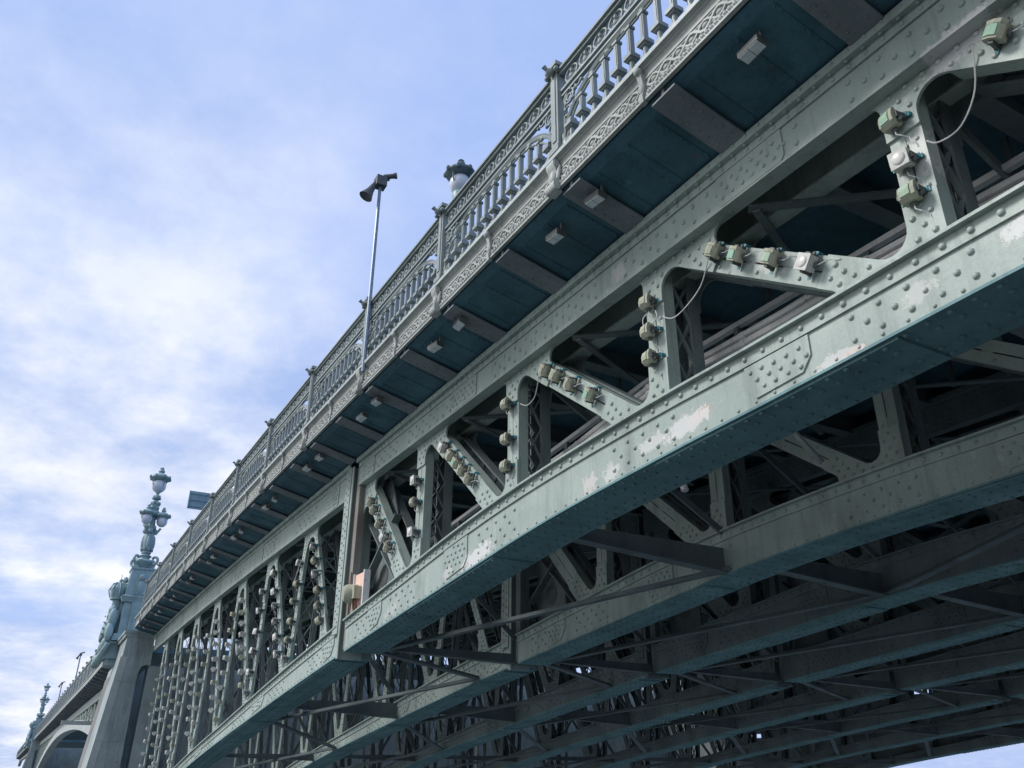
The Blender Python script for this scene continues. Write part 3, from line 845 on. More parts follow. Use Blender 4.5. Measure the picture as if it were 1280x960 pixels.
for gi in range(len(EDGES) - 1):
    ya, yb = EDGES[gi] + BW + .0, EDGES[gi+1] + .04
    pts = [(x, ya if s_ == 'outer' else yb) for x, s_ in JN]
    pts = [(6.0, yb)] + pts
    for a, b in zip(pts, pts[1:]):
        if gi == 0 and a[0] == -5.3: continue
        lat('lateral_brace', ('long slanting angle bar between the %s and %s arch trusses at lower chord level' % (ORD[gi], ORD[gi+1])),
            (a[0], a[1], zb(a[0]) + .12), (b[0], b[1], zb(b[0]) + .12))
    for X in (-5.6, -17.9, -30.4, -42.5, -56, -70):
        mb = MB(); z0 = zb(X) + .12; z1 = zt(X) - .05
        z1 = z0 + (.7 if X in (-17.9, -42.5) else .35)
        mb.hexa([(X - .05, ya, z0 + .5*(z1 - z0)), (X + .05, ya, z0 + .5*(z1 - z0)), (X + .05, yb, z0), (X - .05, yb, z0), (X - .05, ya, z1 - .03), (X + .05, ya, z1 - .03), (X + .05, yb, z1), (X - .05, yb, z1)])
        mb.hexa([(X - .2, ya, z0 + .44*(z1 - z0)), (X + .2, ya, z0 + .44*(z1 - z0)), (X + .2, yb, z0 - .06), (X - .2, yb, z0 - .06), (X - .2, ya, z0 + .5*(z1 - z0) - .005), (X + .2, ya, z0 + .5*(z1 - z0) - .005), (X + .2, yb, z0 - .005), (X - .2, yb, z0 - .005)])
        z1 = zt(X) - .05
        mb.bar((X, ya, z1), (X, yb, CB - .2), .2, .08, (1,0,0)); mb.bar((X + .1, yb, z1), (X + .1, ya, CB - .2), .2, .08, (1,0,0))
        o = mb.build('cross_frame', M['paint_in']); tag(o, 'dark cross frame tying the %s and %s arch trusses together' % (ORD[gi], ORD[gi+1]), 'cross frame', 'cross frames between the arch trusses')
    for k, X in enumerate([3.3, -2.9, -9.1, -15.3, -21.6, -27.8, -40, -47, -54, -61, -68, -75]):
        if gi > 2: break
        mb = MB(); mb.bar((X, .4 + EDGES[gi], CBL if X < -31 else CB - .03), (X + 6.2, yb + .3, CB - .05), .22, .05); mb.bar((X + 3.0, (ya + yb)/2, CB + .0), (X + 3.0, (ya + yb)/2, CT + .2), .12, .12)
        mb.bar((X + .1, .5 + EDGES[gi], CB - .09), (X - 1.4, ya + 2.4, CB - .09), .16, .05)
        o = mb.build('wind_brace', M['paint_in']); tag(o, 'thin dark wind brace below the roadway between the %s and %s arch trusses' % (ORD[gi], ORD[gi+1]), 'brace', 'wind braces under the roadway')

# pipes and inspection walkway behind the outer truss
for y, z, r, lab in ((2.0, 8.40, .075, 'pale upper pipe of the pair running behind the outer truss web'), (2.0, 8.21, .085, 'pale lower pipe of the pair running behind the outer truss web')):
    mb = MB(); pts = [(x, y, z + .05*math.sin(x*.9 + y) + (0 if x > -14 else -(-14 - x)*.115)) for x in [8 - 2*k for k in range(20)]]
    mb.tube(pts, r, 8)
    for k in range(12): mb.lathe((8 - k*3.2, y, z - .0 + .05*math.sin((8 - k*3.2)*.9 + y) + (0 if 8 - k*3.2 > -14 else -(-14 - 8 + k*3.2)*.115)), [(r*1.3, -.0), (r*1.3, .16)], 8, (1,0,0))
    tag(mb.build('service_pipe', M['pipe'], smooth=40), lab, 'pipe')
wk = thing('walkway_handrail', 'slender steel handrail of the inspection walkway seen behind the outer truss', 'handrail', (-10, 2.6, 8))
mb = MB(); mb.sweep(chord_xs(8, -30, 2), lambda X: [(2.45, 8.98 - max(0, -14 - X)*.1), (2.6, 8.98 - max(0, -14 - X)*.1), (2.6, 9.1 - max(0, -14 - X)*.1), (2.45, 9.1 - max(0, -14 - X)*.1)]); mb.build('top_rail', M['pipe'], wk)
for k in range(10):
    X = 6 - 3.55*k; dz = max(0, -14 - X)*.1
    mb = MB(); mb.box(X - .06, X + .06, 2.46, 2.58, 7.9 - dz, 8.98 - dz); mb.build('stanchion', M['paint_in'], wk)

for (P, lab) in (([(-15.75, 4.0, 8.0), (-15.75, 4.0, 6.9), (-15.6, 4.0, 6.4)], 'short open ended drain pipe hanging from the roadway beside the second arch truss'),
                 ([(-11.9, 3.6, 8.4), (-11.9, 3.6, 7.2), (-11.5, 3.8, 6.4), (-11.3, 4.1, 5.9)], 'thin bent drain pipe dropping from the roadway past the lower chord')):
    tag((lambda m: (m.tube(P, .10 if len(P) == 3 else .07, 8), m.build('drain_pipe', M['pipe'] if len(P) == 3 else M['paint_in'], smooth=40))[1])(MB()), lab, 'drain pipe')

# ------------------------------------------------------------------ floodlights
def flood(kind):
    """local frame: y = 0 is the bar's face, +z along the bar, -y outwards"""
    t = bpy.data.objects.new('floodlight', None); COL.objects.link(t); t['_b'] = (0,0,0); t.empty_display_size = .05
    hm = {'white': M['white'], 'olive': M['olive'], 'patina': M['olive']}[kind]
    m = MB()
    if kind == 'white':
        m.box(-.19, .19, -.52, -.14, -.19, .19); m.box(-.205, .205, -.54, -.515, -.205, .205)
    else:
        m.prism_x([(-.13, -.19), (-.40, -.20), (-.52, -.12), (-.54, .02), (-.48, .17), (-.36, .20), (-.13, .17)], -.18, .18)
        m.prism_x([(-.38, -.215), (-.545, -.13), (-.56, .02), (-.49, .19), (-.36, .215)], .12, .205)
    h = m.build('housing', hm, t, warp=False)
    m = MB()
    if kind == 'white':
        m.lathe((0, -.54, 0), [(.15, 0), (.145, .02), (.10, .05), (.03, .062)], 16, (0,-1,0))
        m.build('lens', M['lens'], t, warp=False, smooth=50)
    else:
        m.prism_x([(-.50, -.11), (-.565, -.09), (-.585, .03), (-.515, .165), (-.46, .15)], -.13, .10)
        m.build('lens', M['verdi'] if kind == 'patina' else M['olive'], t, warp=False)
    m = MB(); m.box(-.07, .07, -.14, -.0, -.1, .1); m.box(-.25, -.19, -.42, -.06, -.05, .05); m.box(.21, .26, -.42, -.06, -.07, .07); m.box(-.26, .26, -.06, -.0, -.06, .06)
    m.ball((.25, -.3, -.12), .06, 6, 5); m.ball((.0, -.2, -.23), (.1, .1, .06), 6, 5)
    m.build('bracket', M['dark'], t, warp=False)
    m = MB(); m.box(-.34, .34, -.022, -.001, -.045, .045); m.box(.30, .35, -.05, .2, -.05, .05); m.box(.2, .3, -.07, -.02, -.03, .09)
    m.build('strap', M['teal'], t, warp=False)
    m = MB(); m.tube([(.0, -.22, -.24), (.03, -.26, -.38), (.12, -.2, -.46), (.2, -.06, -.55), (.24, -.02, -.75)], .014, 5); m.build('cable', M['cable'], t, warp=False)
    return t
FP = {k: flood(k) for k in ('white', 'olive', 'patina')}
used = set()
small_m = MB(); small_m.box(-.17, .17, -.50, -.12, -.17, .17); small_m.box(-.25, .25, -.10, -.0, -.08, .08); small_m.lathe((0, -.50, 0), [(.13, 0), (.10, .05), (.03, .07)], 8, (0,-1,0)); small_m.ball((.12, -.25, -.2), .1, 6, 4)
SMALL = small_m.build('floodlight', M['white'], None, warp=False)
SM_USED = [False]
small_o = MB(); small_o.v = list(small_m.v); small_o.f = list(small_m.f)
SMALL_O = small_o.build('floodlight', M['olive'], None, warp=False); SMO_USED = [False]
def put(kind, X, Z, ang, label, group, Y=YW - .05, small=False, tilt=0.0, yaw=0.0):
    if small:
        src, flag = (SMALL_O, SMO_USED) if kind == 'olive' else (SMALL, SM_USED)
        if not flag[0]: o = src; flag[0] = True
        else: o = src.copy(); COL.objects.link(o)
    else:
        if kind not in used: o = FP[kind]; used.add(kind)
        else: o = copy_tree(FP[kind])
    o.location = W((X, Y, Z)); o.rotation_euler = (R(tilt), ang, R(yaw)); o.scale = (.68, .55, .68) if small else (.72, .52, .72)
    tag(o, label, 'floodlight', group)
    return o
def along(p, q, t): return p[0] + (q[0] - p[0])*t, p[1] + (q[1] - p[1])*t
def zang(p, q):
    """rotation about Y that turns local +z to the direction q -> p"""
    return math.atan2(p[0] - q[0], p[1] - q[1])
KD = {'white': 'clean white square', 'olive': 'weathered olive', 'patina': 'green stained weathered'}
GR1 = 'floodlights on the near bays of the outer truss'
def post_lights(idx, ordn, zs, kinds):
    for j, (z, kd) in enumerate(zip(zs, kinds)):
        put(kd, VX[idx] - .04, z, 0, '%s floodlight, %s from the top on the %s nearest upright post' % (KD[kd], ORD[j], ordn), GR1, tilt=random.uniform(-6, 8), yaw=random.uniform(-10, 10))
def diag_lights(k, ordn, ts, kinds):
    p, q = DIAG[k]; a = zang(p, q)
    for j, (t, kd) in enumerate(zip(ts, kinds)):
        X, Z = along(p, q, t)
        d = (Vector(q) - Vector(p)).normalized(); e = Vector((-d.y, d.x)); e = e if e.y > 0 else -e
        X += e.x*.07; Z += e.y*.07
        # the lamp is clamped across the strut: turn it so its top points up along the strut
        put(kd, X, Z, a + R(90) if False else a, '%s floodlight, %s from the top on the %s nearest diagonal strut' % (KD[kd], ORD[j], ordn), GR1, tilt=random.uniform(-5, 6), yaw=random.uniform(-8, 8))
post_lights(2, 'very', [9.22, 8.42, 7.78], ['patina', 'white', 'patina'])
post_lights(3, 'second', [9.05, 8.35, 7.72], ['olive', 'olive', 'olive'])
post_lights(4, 'third', [8.95, 7.95, 7.15], ['olive', 'olive', 'olive'])
post_lights(5, 'fourth', [8.5, 7.75, 6.75], ['white', 'olive', 'white'])
diag_lights(0, 'very', [.16, .36, .55, .72], ['patina', 'olive', 'olive', 'patina'])
diag_lights(1, 'second', [.24, .37, .54, .71], ['olive', 'patina', 'patina', 'white'])
diag_lights(2, 'third', [.22, .33, .48, .66], ['olive', 'olive', 'olive', 'patina'])
diag_lights(3, 'fourth', [.24, .36, .46, .56, .67], ['white', 'olive', 'patina', 'olive', 'olive'])
diag_lights(4, 'fifth', [.23, .32, .47, .61, .71], ['olive', 'olive', 'olive', 'white', 'olive'])
GR2 = 'floodlights on the zigzag bars between the joint post and the pier'
for n_, (p, q, i, s_) in enumerate(BARS):
    L = (Vector(p) - Vector(q)).length; cnt = 6 if i < 2 else 7 + i//2
    for j in range(cnt):
        t = .17 + .66*(j + random.uniform(-.12, .12))/(cnt - 1) + (.05 if s_ else 0)
        X, Z = along(p, q, t)
        put('olive' if random.random() < .25 else 'white', X + random.uniform(-.06, .06), Z, zang(p, q)*.5, 'small pale floodlight, %s from top on the %s zigzag bar past the joint post' % (ORD[j], ORD[n_]), GR2, small=i > 1, tilt=random.uniform(-12, 12), yaw=random.uniform(-20, 20))
# unused prototypes must not linger
for k, o in FP.items():
    if k not in used: raise RuntimeError('unused ' + k)

# loose cables looping between floodlights
for pts, lab in (([(-10.1, .18, 9.1), (-10.5, .3, 8.75), (-11.0, .3, 8.5), (-11.4, .3, 8.45), (-11.7, .28, 8.62)], 'thin pale cable sagging between the second diagonal strut and its neighbouring post'),
                 ([(-4.35, .15, 9.55), (-4.55, .3, 8.95), (-4.9, .35, 8.55), (-5.25, .32, 8.5), (-5.4, .28, 8.62)], 'thin pale cable sagging from the nearest diagonal strut to the nearest post'),
                 ([(-16.6, .18, 9.2), (-17.0, .3, 8.8), (-17.4, .3, 8.68), (-17.75, .28, 8.85)], 'thin pale cable looping at the head of the third post'),
                 ([(-8.2, 1.9, 7.75), (-9.5, 1.7, 7.35), (-11.0, 1.6, 6.95), (-12.1, 1.5, 6.75)], 'slack white cable trailing from the pipes down to the lower chord'),
                 ([(-11.9, .22, 8.9), (-12.1, .1, 8.75), (-12.12, .1, 8.55), (-11.95, .12, 8.45), (-11.75, .16, 8.6), (-11.8, .18, 8.8)], 'small white coil of cable on the second post'),
                 ([(-37.5, .1, 8.3), (-37.2, -.1, 7.8), (-37.5, -.1, 7.4), (-37.9, .0, 7.5), (-37.9, .1, 7.9)], 'yellowish loop of cable hanging on the zigzag bars past the joint post')):
    # smooth the polyline
    V3 = [Vector(p) for p in pts]; sm = []
    for i in range(len(V3) - 1):
        a = V3[max(i-1, 0)]; b = V3[i]; c = V3[i+1]; d = V3[min(i+2, len(V3)-1)]
        for k in range(5):
            t = k/5; sm.append(.5*((2*b) + (c - a)*t + (2*a - 5*b + 4*c - d)*t*t + (3*b - a - 3*c + d)*t**3))
    sm.append(V3[-1])
    mb = MB(); mb.tube(sm, .013, 5); tag(mb.build('cable', M['cable'], smooth=60), lab, 'cable')

# soffit lamps in pairs by every second bracket
def soffit_lamp():
    t = bpy.data.objects.new('soffit_lamp', None); COL.objects.link(t); t['_b'] = (0,0,0); t.empty_display_size = .05
    m = MB(); m.prism_x([(-.13, -.12), (.10, -.19), (.16, -.1), (.05, .0), (-.12, .0)], -.24, .24); m.build('housing', M['dark'], t, warp=False)
    m = MB()
    for k in range(2): m.hexa([(-.22 + .225*k, -.12, -.135), (-.01 + .225*k, -.12, -.135), (-.01 + .225*k, .075, -.195), (-.22 + .225*k, .075, -.195), (-.22 + .225*k, -.12, -.115), (-.01 + .225*k, -.12, -.115), (-.01 + .225*k, .075, -.175), (-.22 + .225*k, .075, -.175)])
    m.build('glass', M['glass'], t, warp=False)
    m = MB(); m.bar((-.2, .05, -.02), (-.2, .05, .28), .05, .05, (1,0,0)); m.bar((.2, .05, -.02), (.2, .05, .28), .05, .05, (1,0,0)); m.bar((-.22, .05, .0), (.22, .05, .0), .06, .06); m.build('hanger', M['dark'], t, warp=False)
    return t
sl = soffit_lamp(); first = True; n = 0
PX = [-5.6, -11.9, -18.4, -24.7, -31.2, -38, -44.8, -51.7, -58.6, -65.5, -72.4, -79.3]
for i, X in enumerate(PX):
    for s_ in (0, 1):
        o = sl if first else copy_tree(sl); first = False
        x = X + (.25 if s_ == 0 else -1.35)
        o.location = W((x, -1.42 + random.uniform(-.04, .04), 11.13)); o.rotation_euler = (R(random.uniform(-6, 10)), R(random.uniform(-6, 6)), R(random.uniform(-12, 12)))
        tag(o, 'glass soffit lamp under the deck overhang, %s of the %s pair from near end' % ('nearer' if s_ == 0 else 'farther', ORD[i]), 'soffit lamp', 'soffit lamps under the deck overhang')

# board with warm light put into its colour, round lamp by the joint post
cb = thing('lamp_cabinet', 'board coloured as warmly lit with a round grey lamp beside the joint post', 'lamp cabinet', (-29.5, .2, 4.9))
mb = MB(); mb.box(-29.75, -28.75, .12, .22, 4.85, 6.25); mb.build('board', M['cab'], cb)
mb = MB(); mb.box(-28.75, -28.66, .06, .3, 4.75, 6.3); mb.box(-29.82, -29.75, .06, .3, 4.75, 6.3); mb.box(-29.82, -28.66, .06, .3, 4.68, 4.78); mb.build('frame', M['pipe'], cb)
mb = MB(); mb.lathe((-29.5, .1, 5.55), [(.32, -.3), (.34, 0), (.34, .35), (.26, .46), (.1, .5)], 14, (-.25,-1,-.1)); mb.box(-29.35, -29.0, -.15, .12, 5.3, 5.75); hd = mb.build('lamp_head', M['olive'], cb, smooth=40)
mb = MB(); mb.tube([(-29.3, -.05, 5.3), (-29.3, -.02, 5.0), (-29.25, .05, 4.8)], .04, 6); mb.tube([(-29.1, -.05, 5.3), (-29.1, .0, 5.0), (-29.1, .08, 4.8)], .04, 6); mb.build('leg', M['rust'], cb)
mb = MB(); mb.box(-29.98, -29.9, -.01, .1, 4.6, 6.4); mb.build('hinge_edge', M['rust'], cb)

# ------------------------------------------------------------------ camera pole, lantern, sign, far poles
def cam_pole(X, Y, z0, z1, label, r=.078):
    t = thing('camera_pole', label, 'camera pole', (X, Y, z0), 'camera poles on the parapet')
    mb = MB(); mb.tube([(X, Y, z0), (X, Y, z1 - .4), (X, Y, z1)], [r, r*.8, r*.75], 8); mb.build('pole', M['galv'], t, smooth=40)
    mb = MB(); mb.box(X - .2, X + .2, Y - .2, Y + .2, z1 - .3, z1 + .12); mb.bar((X - .1, Y - .2, z1 - .05), (X + .1, Y + .3, z1 + .15), .12, .12); mb.build('mount', M['dark'], t)
    mb = MB(); mb.lathe((X + .05, Y + .1, z1 + .18), [(.10, 0), (.10, .4), (.12, .4), (.12, .5)], 10, (.5, .8, .1)); mb.build('camera', M['dark'], t, smooth=40)
    mb = MB(); mb.lathe((X - .05, Y - .22, z1 - .25), [(.08, -.2), (.1, 0), (.14, .3), (.24, .6), (.27, .66), (.2, .62)], 12, (-.1, -.4, -.9)); mb.build('horn', M['dark'], t, smooth=40)
    return t
cam_pole(-24.35, YF - .12, 11.98, 20.05, 'tall thin pole with loudspeaker horn and camera, standing outside the near railing')
cam_pole(-163, YF, 12, 18.9, 'distant thin camera pole on the far span railing, nearer of two', .12)
cam_pole(-212, YF, 12, 18.5, 'distant thin camera pole on the far span railing, farther of two', .12)

def lantern_parts(t, c, k=1.0, mat='tower'):
    x, y, z = c
    mb = MB(); mb.ball((x, y, z - .06*k), (.42*k, .42*k, .44*k), 16, 10); mb.build('globe', M['globe'], t, smooth=60)
    mb = MB()
    mb.lathe((x, y, z + .22*k), [(.40*k, 0), (.52*k, .06*k), (.60*k, .16*k), (.58*k, .25*k), (.44*k, .33*k), (.34*k, .42*k), (.2*k, .48*k), (.12*k, .55*k), (.19*k, .6*k), (.17*k, .7*k), (.1*k, .75*k), (.13*k, .82*k), (.06*k, .9*k), (.01*k, .92*k)], 14)
    for i in range(8):
        a = 2*math.pi*i/8 + .2
        mb.ball((x + .58*k*math.cos(a), y + .58*k*math.sin(a), z + .42*k), (.09*k, .09*k, .12*k), 6, 5)
    for i in range(4):
        a = 2*math.pi*i/4 + .5
        mb.tube([(x + .46*k*math.cos(a), y + .46*k*math.sin(a), z + .3*k), (x + .45*k*math.cos(a), y + .45*k*math.sin(a), z - .05*k), (x + .2*k*math.cos(a), y + .2*k*math.sin(a), z - .44*k)], .03*k, 5)
    mb.build('crown', M[mat], t, smooth=45)
lp = thing('street_lantern', 'ornamental globe lantern with dark crown standing above the near railing', 'lantern', (-19.45, -1.0, 12.1))
mb = MB(); mb.lathe((-19.45, -1.0, 12.1), [(.4, 0), (.4, .3), (.22, .5), (.18, 1.2), (.14, 3.4), (.2, 3.6), (.12, 3.8), (.2, 4.1), (.26, 4.4), (.16, 4.6)], 12); mb.build('post', M['tower'], lp, smooth=45)
lantern_parts(lp, (-19.45, -1.0, 16.98), .86, 'iron')

sg = thing('sign_board', 'blank grey back of a road sign board jutting above the railing beyond the near span', 'sign', (-66, 0, 12.2))
mb = MB(); mb.box(-66.05, -65.95, -1.6, 1.6, 17.85, 19.25); mb.build('panel', M['sign'], sg)
mb = MB(); 
for z in (18.05, 18.55, 19.05): mb.box(-65.95, -65.87, -1.5, 1.5, z - .04, z + .04)
for y in (-1.56, -.55, 1.56): mb.box(-65.95, -65.85, y - .04, y + .04, 17.87, 19.23)
mb.build('stiffener', M['sign'], sg)
mb = MB(); mb.tube([(-65.8, .9, 12.1), (-65.8, .9, 19.0)], .12, 8); mb.build('pole', M['galv'], sg)

# ------------------------------------------------------------------ pier with its lamp tower and cartouche
def pier(xa, xb, label, towerx, near_=True):
    cz = camber(xa)
    t = thing('bridge_pier', label, 'bridge pier', ((xa + xb)/2, -2, -9))
    TOP = 10.75
    def yf(z): return -2.45 - (9.3 - z)*.105
    mb = MB()
    poly = [(yf(-9.4), -9.4 - cz), (-.95, -9.4 - cz), (-.95, 7.0), (-.92, 7.6), (-.80, 8.1), (-.62, 8.32), (-.3, 8.4), (0.0, 8.4), (0.0, TOP - 1.2), (-.02, TOP), (yf(TOP) - .05, TOP), (yf(9.3), 9.3)]
    mb.prism_x(poly, xa, xa - 7.0); mb.build('portal_frame', M['pier'], t)
    mb = MB(); mb.prism_x([(-.42, -9.4 - cz), (.95, -9.4 - cz), (.95, 8.3), (-.1, 8.3)], xa - .15, xa - 2.0); mb.build('portal_column', M['pier'], t)
    mb = MB(); mb.prism_x([(yf(-9.4) + .2, -9.4 - cz), (66, -9.4 - cz), (66, 9.2), (yf(9.2) + .2, 9.2)], xa - 6.9, xb); mb.build('pier_wall', M['pier'], t)
    mb = MB(); mb.prism_x([(yf(-9.4) - .12, -9.4 - cz), (yf(-9.4) + .5, -9.4 - cz), (yf(9.0) + .5, 9.0), (yf(9.0) - .12, 9.0)], xa + .02, xa - .5); mb.build('corner_strip', M['ledge'], t)
    mb = MB()
    x0, x1 = xa - 2.6, xb + 1.2
    mb.prism_x([(yf(-9.3) + .06, -9.3 - cz), (yf(-9.3) + .3, -9.3 - cz), (yf(8.2) + .3, 8.2), (yf(8.2) + .06, 8.2)], x0, x1)
    mb.build('face_panel', M['facep'], t)
    for zz in (6.9, 2.0, -3.0, -7.5):
        mb = MB(); mb.box(xa - .03, xa + .035, yf(zz) + .02, -.98, zz, zz + .09); mb.build('joint_band', M['pier'], t)
    mb = MB(); mb.box(xa + .05, xb, -2.55, -.05, TOP, TOP + .3); mb.box(xa + .12, xb, -2.65, -.05, TOP + .3, TOP + .55); mb.build('cornice', M['pier'], t)
    # lamp tower
    lt = thing('lamp_tower', 'tall ornate lamp tower with milky globes and scrolled vase on the %s pier' % ('nearer' if near_ else 'distant'), 'lamp tower', (towerx, -1.45, TOP + .55), 'lamp towers on the piers')
    x, y = towerx, -1.45
    def sq(m, h0, h1, w0, w1):
        m.hexa([(x-w0,y-w0,h0),(x+w0,y-w0,h0),(x+w0,y+w0,h0),(x-w0,y+w0,h0),(x-w1,y-w1,h1),(x+w1,y-w1,h1),(x+w1,y+w1,h1),(x-w1,y+w1,h1)])
    mb = MB(); sq(mb, TOP + .5, 11.9, 1.75, 1.6); sq(mb, 11.9, 15.0, 1.3, 1.2); sq(mb, 15.0, 15.15, 1.45, 1.5); sq(mb, 15.15, 15.5, 1.5, 1.65); sq(mb, 15.5, 15.7, 1.6, 1.3)
    mb.box(x + 1.2, x + 1.5, y - .5, y + .5, 12, 15); mb.box(x - .5, x + .5, y - 1.5, y - 1.2, 12, 15)
    mb.build('pedestal', M['tower'], lt)
    mb = MB(); sq(mb, 15.7, 18.3, 1.3, 1.05); sq(mb, 18.3, 18.5, 1.15, 1.15)
    mb.prism_x([(y - .55, 15.75), (y + .55, 15.75), (y + .5, 17.2), (y + .3, 17.7), (y, 17.85), (y - .3, 17.7), (y - .5, 17.2)], x + 1.05, x + 1.38)
    mb.ball((x + 1.4, y, 17.45), (.25, .35, .35), 10, 7); mb.ball((x + 1.4, y, 16.5), (.18, .32, .7), 8, 6)
    mb.ball((x, y - 1.4, 17.3), (.35, .25, .35), 10, 7); mb.ball((x, y - 1.4, 16.4), (.35, .18, .7), 8, 6)
    mb.build('obelisk', M['tower'], lt, smooth=40)
    mb = MB(); mb.lathe((x, y, 18.5), [(.45, 0), (.5, .12), (.95, .45), (1.08, .75), (.85, .95), (.5, 1.0), (.42, 1.2), (.62, 1.4), (.4, 1.55), (.33, 1.8)], 14)
    for k in range(4):
        a = math.pi/2*k + math.pi/4
        c_, s_ = math.cos(a), math.sin(a)
        mb.ring((x + 1.22*c_, y + 1.22*s_, 19.35), .36, .14, 12, 6, a=(c_, s_, 0), t0=-2.2, t1=2.6)
        mb.tube([(x + .5*c_, y + .5*s_, 18.4), (x + .8*c_, y + .8*s_, 18.75), (x + 1.1*c_, y + 1.1*s_, 18.95)], .12, 6)
    mb.build('vase', M['tower'], lt, smooth=45)
    mb = MB(); mb.lathe((x, y, 20.2), [(.5, 0), (.42, .2), (.5, .5), (.58, 1.2), (.5, 1.9), (.34, 2.3), (.45, 2.7), (.35, 3.0), (.3, 4.0), (.45, 4.5), (.3, 4.7), (.4, 5.1), (.18, 5.4), (.14, 6.3), (.22, 6.5), (.3, 6.8)], 12)
    for k in range(4):
        a = math.pi/2*k
        mb.ball((x + .48*math.cos(a), y + .48*math.sin(a), 21.3), (.22, .22, .8), 8, 6); mb.ball((x + .5*math.cos(a), y + .5*math.sin(a), 22.5), (.25, .25, .3), 8, 6)
        mb.ball((x + .32*math.cos(a + .7), y + .32*math.sin(a + .7), 25.0), (.22, .22, .25), 8, 6)
    for hz, rr, nb in ((20.6, .5, 8), (22.9, .42, 6), (24.5, .42, 6), (25.5, .36, 6), (26.2, .26, 5)):
        for k in range(nb):
            a = 2*math.pi*k/nb + hz
            mb.ball((x + rr*math.cos(a), y + rr*math.sin(a), hz), (.17, .17, .24), 7, 5)
    mb.lathe((x, y, 24.2), [(.3, 0), (.62, .12), (.66, .25), (.3, .4)], 10); mb.lathe((x, y, 25.9), [(.2, 0), (.45, .1), (.48, .2), (.2, .3)], 10)
    mb.build('shaft', M['tower'], lt, smooth=45)
    for k in range(3):
        a = 2*math.pi*k/3 + 1.35
        mb = MB(); mb.tube([(x, y, 22.2), (x + .6*math.cos(a), y + .6*math.sin(a), 22.3), (x + .95*math.cos(a), y + .95*math.sin(a), 22.9)], .13, 6); mb.build('arm', M['tower'], lt, smooth=40)
        lantern_parts(lt, (x + .95*math.cos(a), y + .95*math.sin(a), 23.7), 1.3)
    lantern_parts(lt, (x, y, 27.6), 1.75)
    # cartouche on the river face
    ct = thing('cartouche', 'sculpted coat of arms topped by a crown, on the %s pier' % ('nearer' if near_ else 'distant'), 'sculpture', (towerx, -3.4, 9), 'cartouches on the piers')
    x, y = towerx, -3.35
    rx = Matrix.Rotation(R(-14), 3, 'X')
    mb = MB(); mb.ball((x, y, 12.6), (1.05, .5, 2.0), 14, 9, rx); mb.ball((x, y + .1, 14.9), (.5, .45, .8), 10, 7); mb.ball((x, y - .35, 12.6), (.9, .4, 1.5), 12, 8, rx)
    for k in range(9):
        a = math.pi*(.15 + .2*k); mb.ball((x + 1.25*math.cos(a), y - .2, 12.5 + 1.9*math.sin(a)), (.3, .3, .35), 8, 6)
    for k in range(5): mb.bar((x - .9, y - .62 - .02*k, 13.8 - .55*k), (x + .9, y - .72 - .02*k, 13.5 - .55*k), .1, .14)
    mb.build('shield', M['tower'], ct, smooth=50)
    mb = MB(); mb.lathe((x, y + .1, 15.3), [(.7, 0), (.72, .2), (.62, .25), (.75, .6), (.78, 1.0), (.6, 1.4), (.3, 1.6), (.12, 1.65), (.12, 1.8), (.2, 1.9), (.12, 2.05), (.03, 2.1), (.03, 2.5)], 14)
    mb.ball((x, y + .1, 16.3), (.82, .82, .72), 12, 8)
    for k in range(8):
        a = 2*math.pi*k/8; mb.tube([(x + .72*math.cos(a), y + .1 + .72*math.sin(a), 15.5), (x + .95*math.cos(a), y + .1 + .95*math.sin(a), 16.15), (x + .6*math.cos(a), y + .1 + .6*math.sin(a), 16.9), (x, y + .1, 17.0)], .07, 5)
    mb.build('crown', M['tower'], ct, smooth=45)
    for s_ in (-1, 1):
        mb = MB()
        mb.ball((x + s_*1.45, y - .1, 13.3), (.42, .4, .95), 10, 7, Matrix.Rotation(R(s_*14), 3, 'Y')); mb.ball((x + s_*1.3, y - .15, 14.2), (.3, .3, .36), 10, 7)
        mb.ball((x + s_*1.6, y - .2, 12.0), (.38, .4, .9), 10, 7, Matrix.Rotation(R(-s_*10), 3, 'Y')); mb.ball((x + s_*1.25, y - .35, 10.9), (.5, .35, .6), 10, 7)
        mb.build('supporter', M['tower'], ct, smooth=50)
    mb = MB(); mb.tube([(x - 1.9, y - .1, 10.9), (x - 1.3, y - .45, 9.9), (x - .5, y - .65, 9.3), (x, y - .7, 9.15), (x + .5, y - .65, 9.3), (x + 1.3, y - .45, 9.9), (x + 1.9, y - .1, 10.9)], [.22, .3, .38, .42, .38, .3, .22], 9); mb.ball((x, y - .7, 9.6), (.5, .35, .45), 10, 7); mb.build('swag', M['tower'], ct, smooth=50)
    mb = MB(); mb.box(x - 1.3, x + 1.3, y - .15, -2.4, 9.6, 11.0); mb.box(x - 1.5, x + 1.5, y - .3, -2.4, 10.95, 11.2); mb.box(x - 1.0, x + 1.0, y - .0, -2.4, 9.0, 9.6); mb.build('corbel', M['tower'], ct)
    return t
pier(-84.3, -98.0, 'tall grey pier with arched portal and battered face closing the near span', -92)

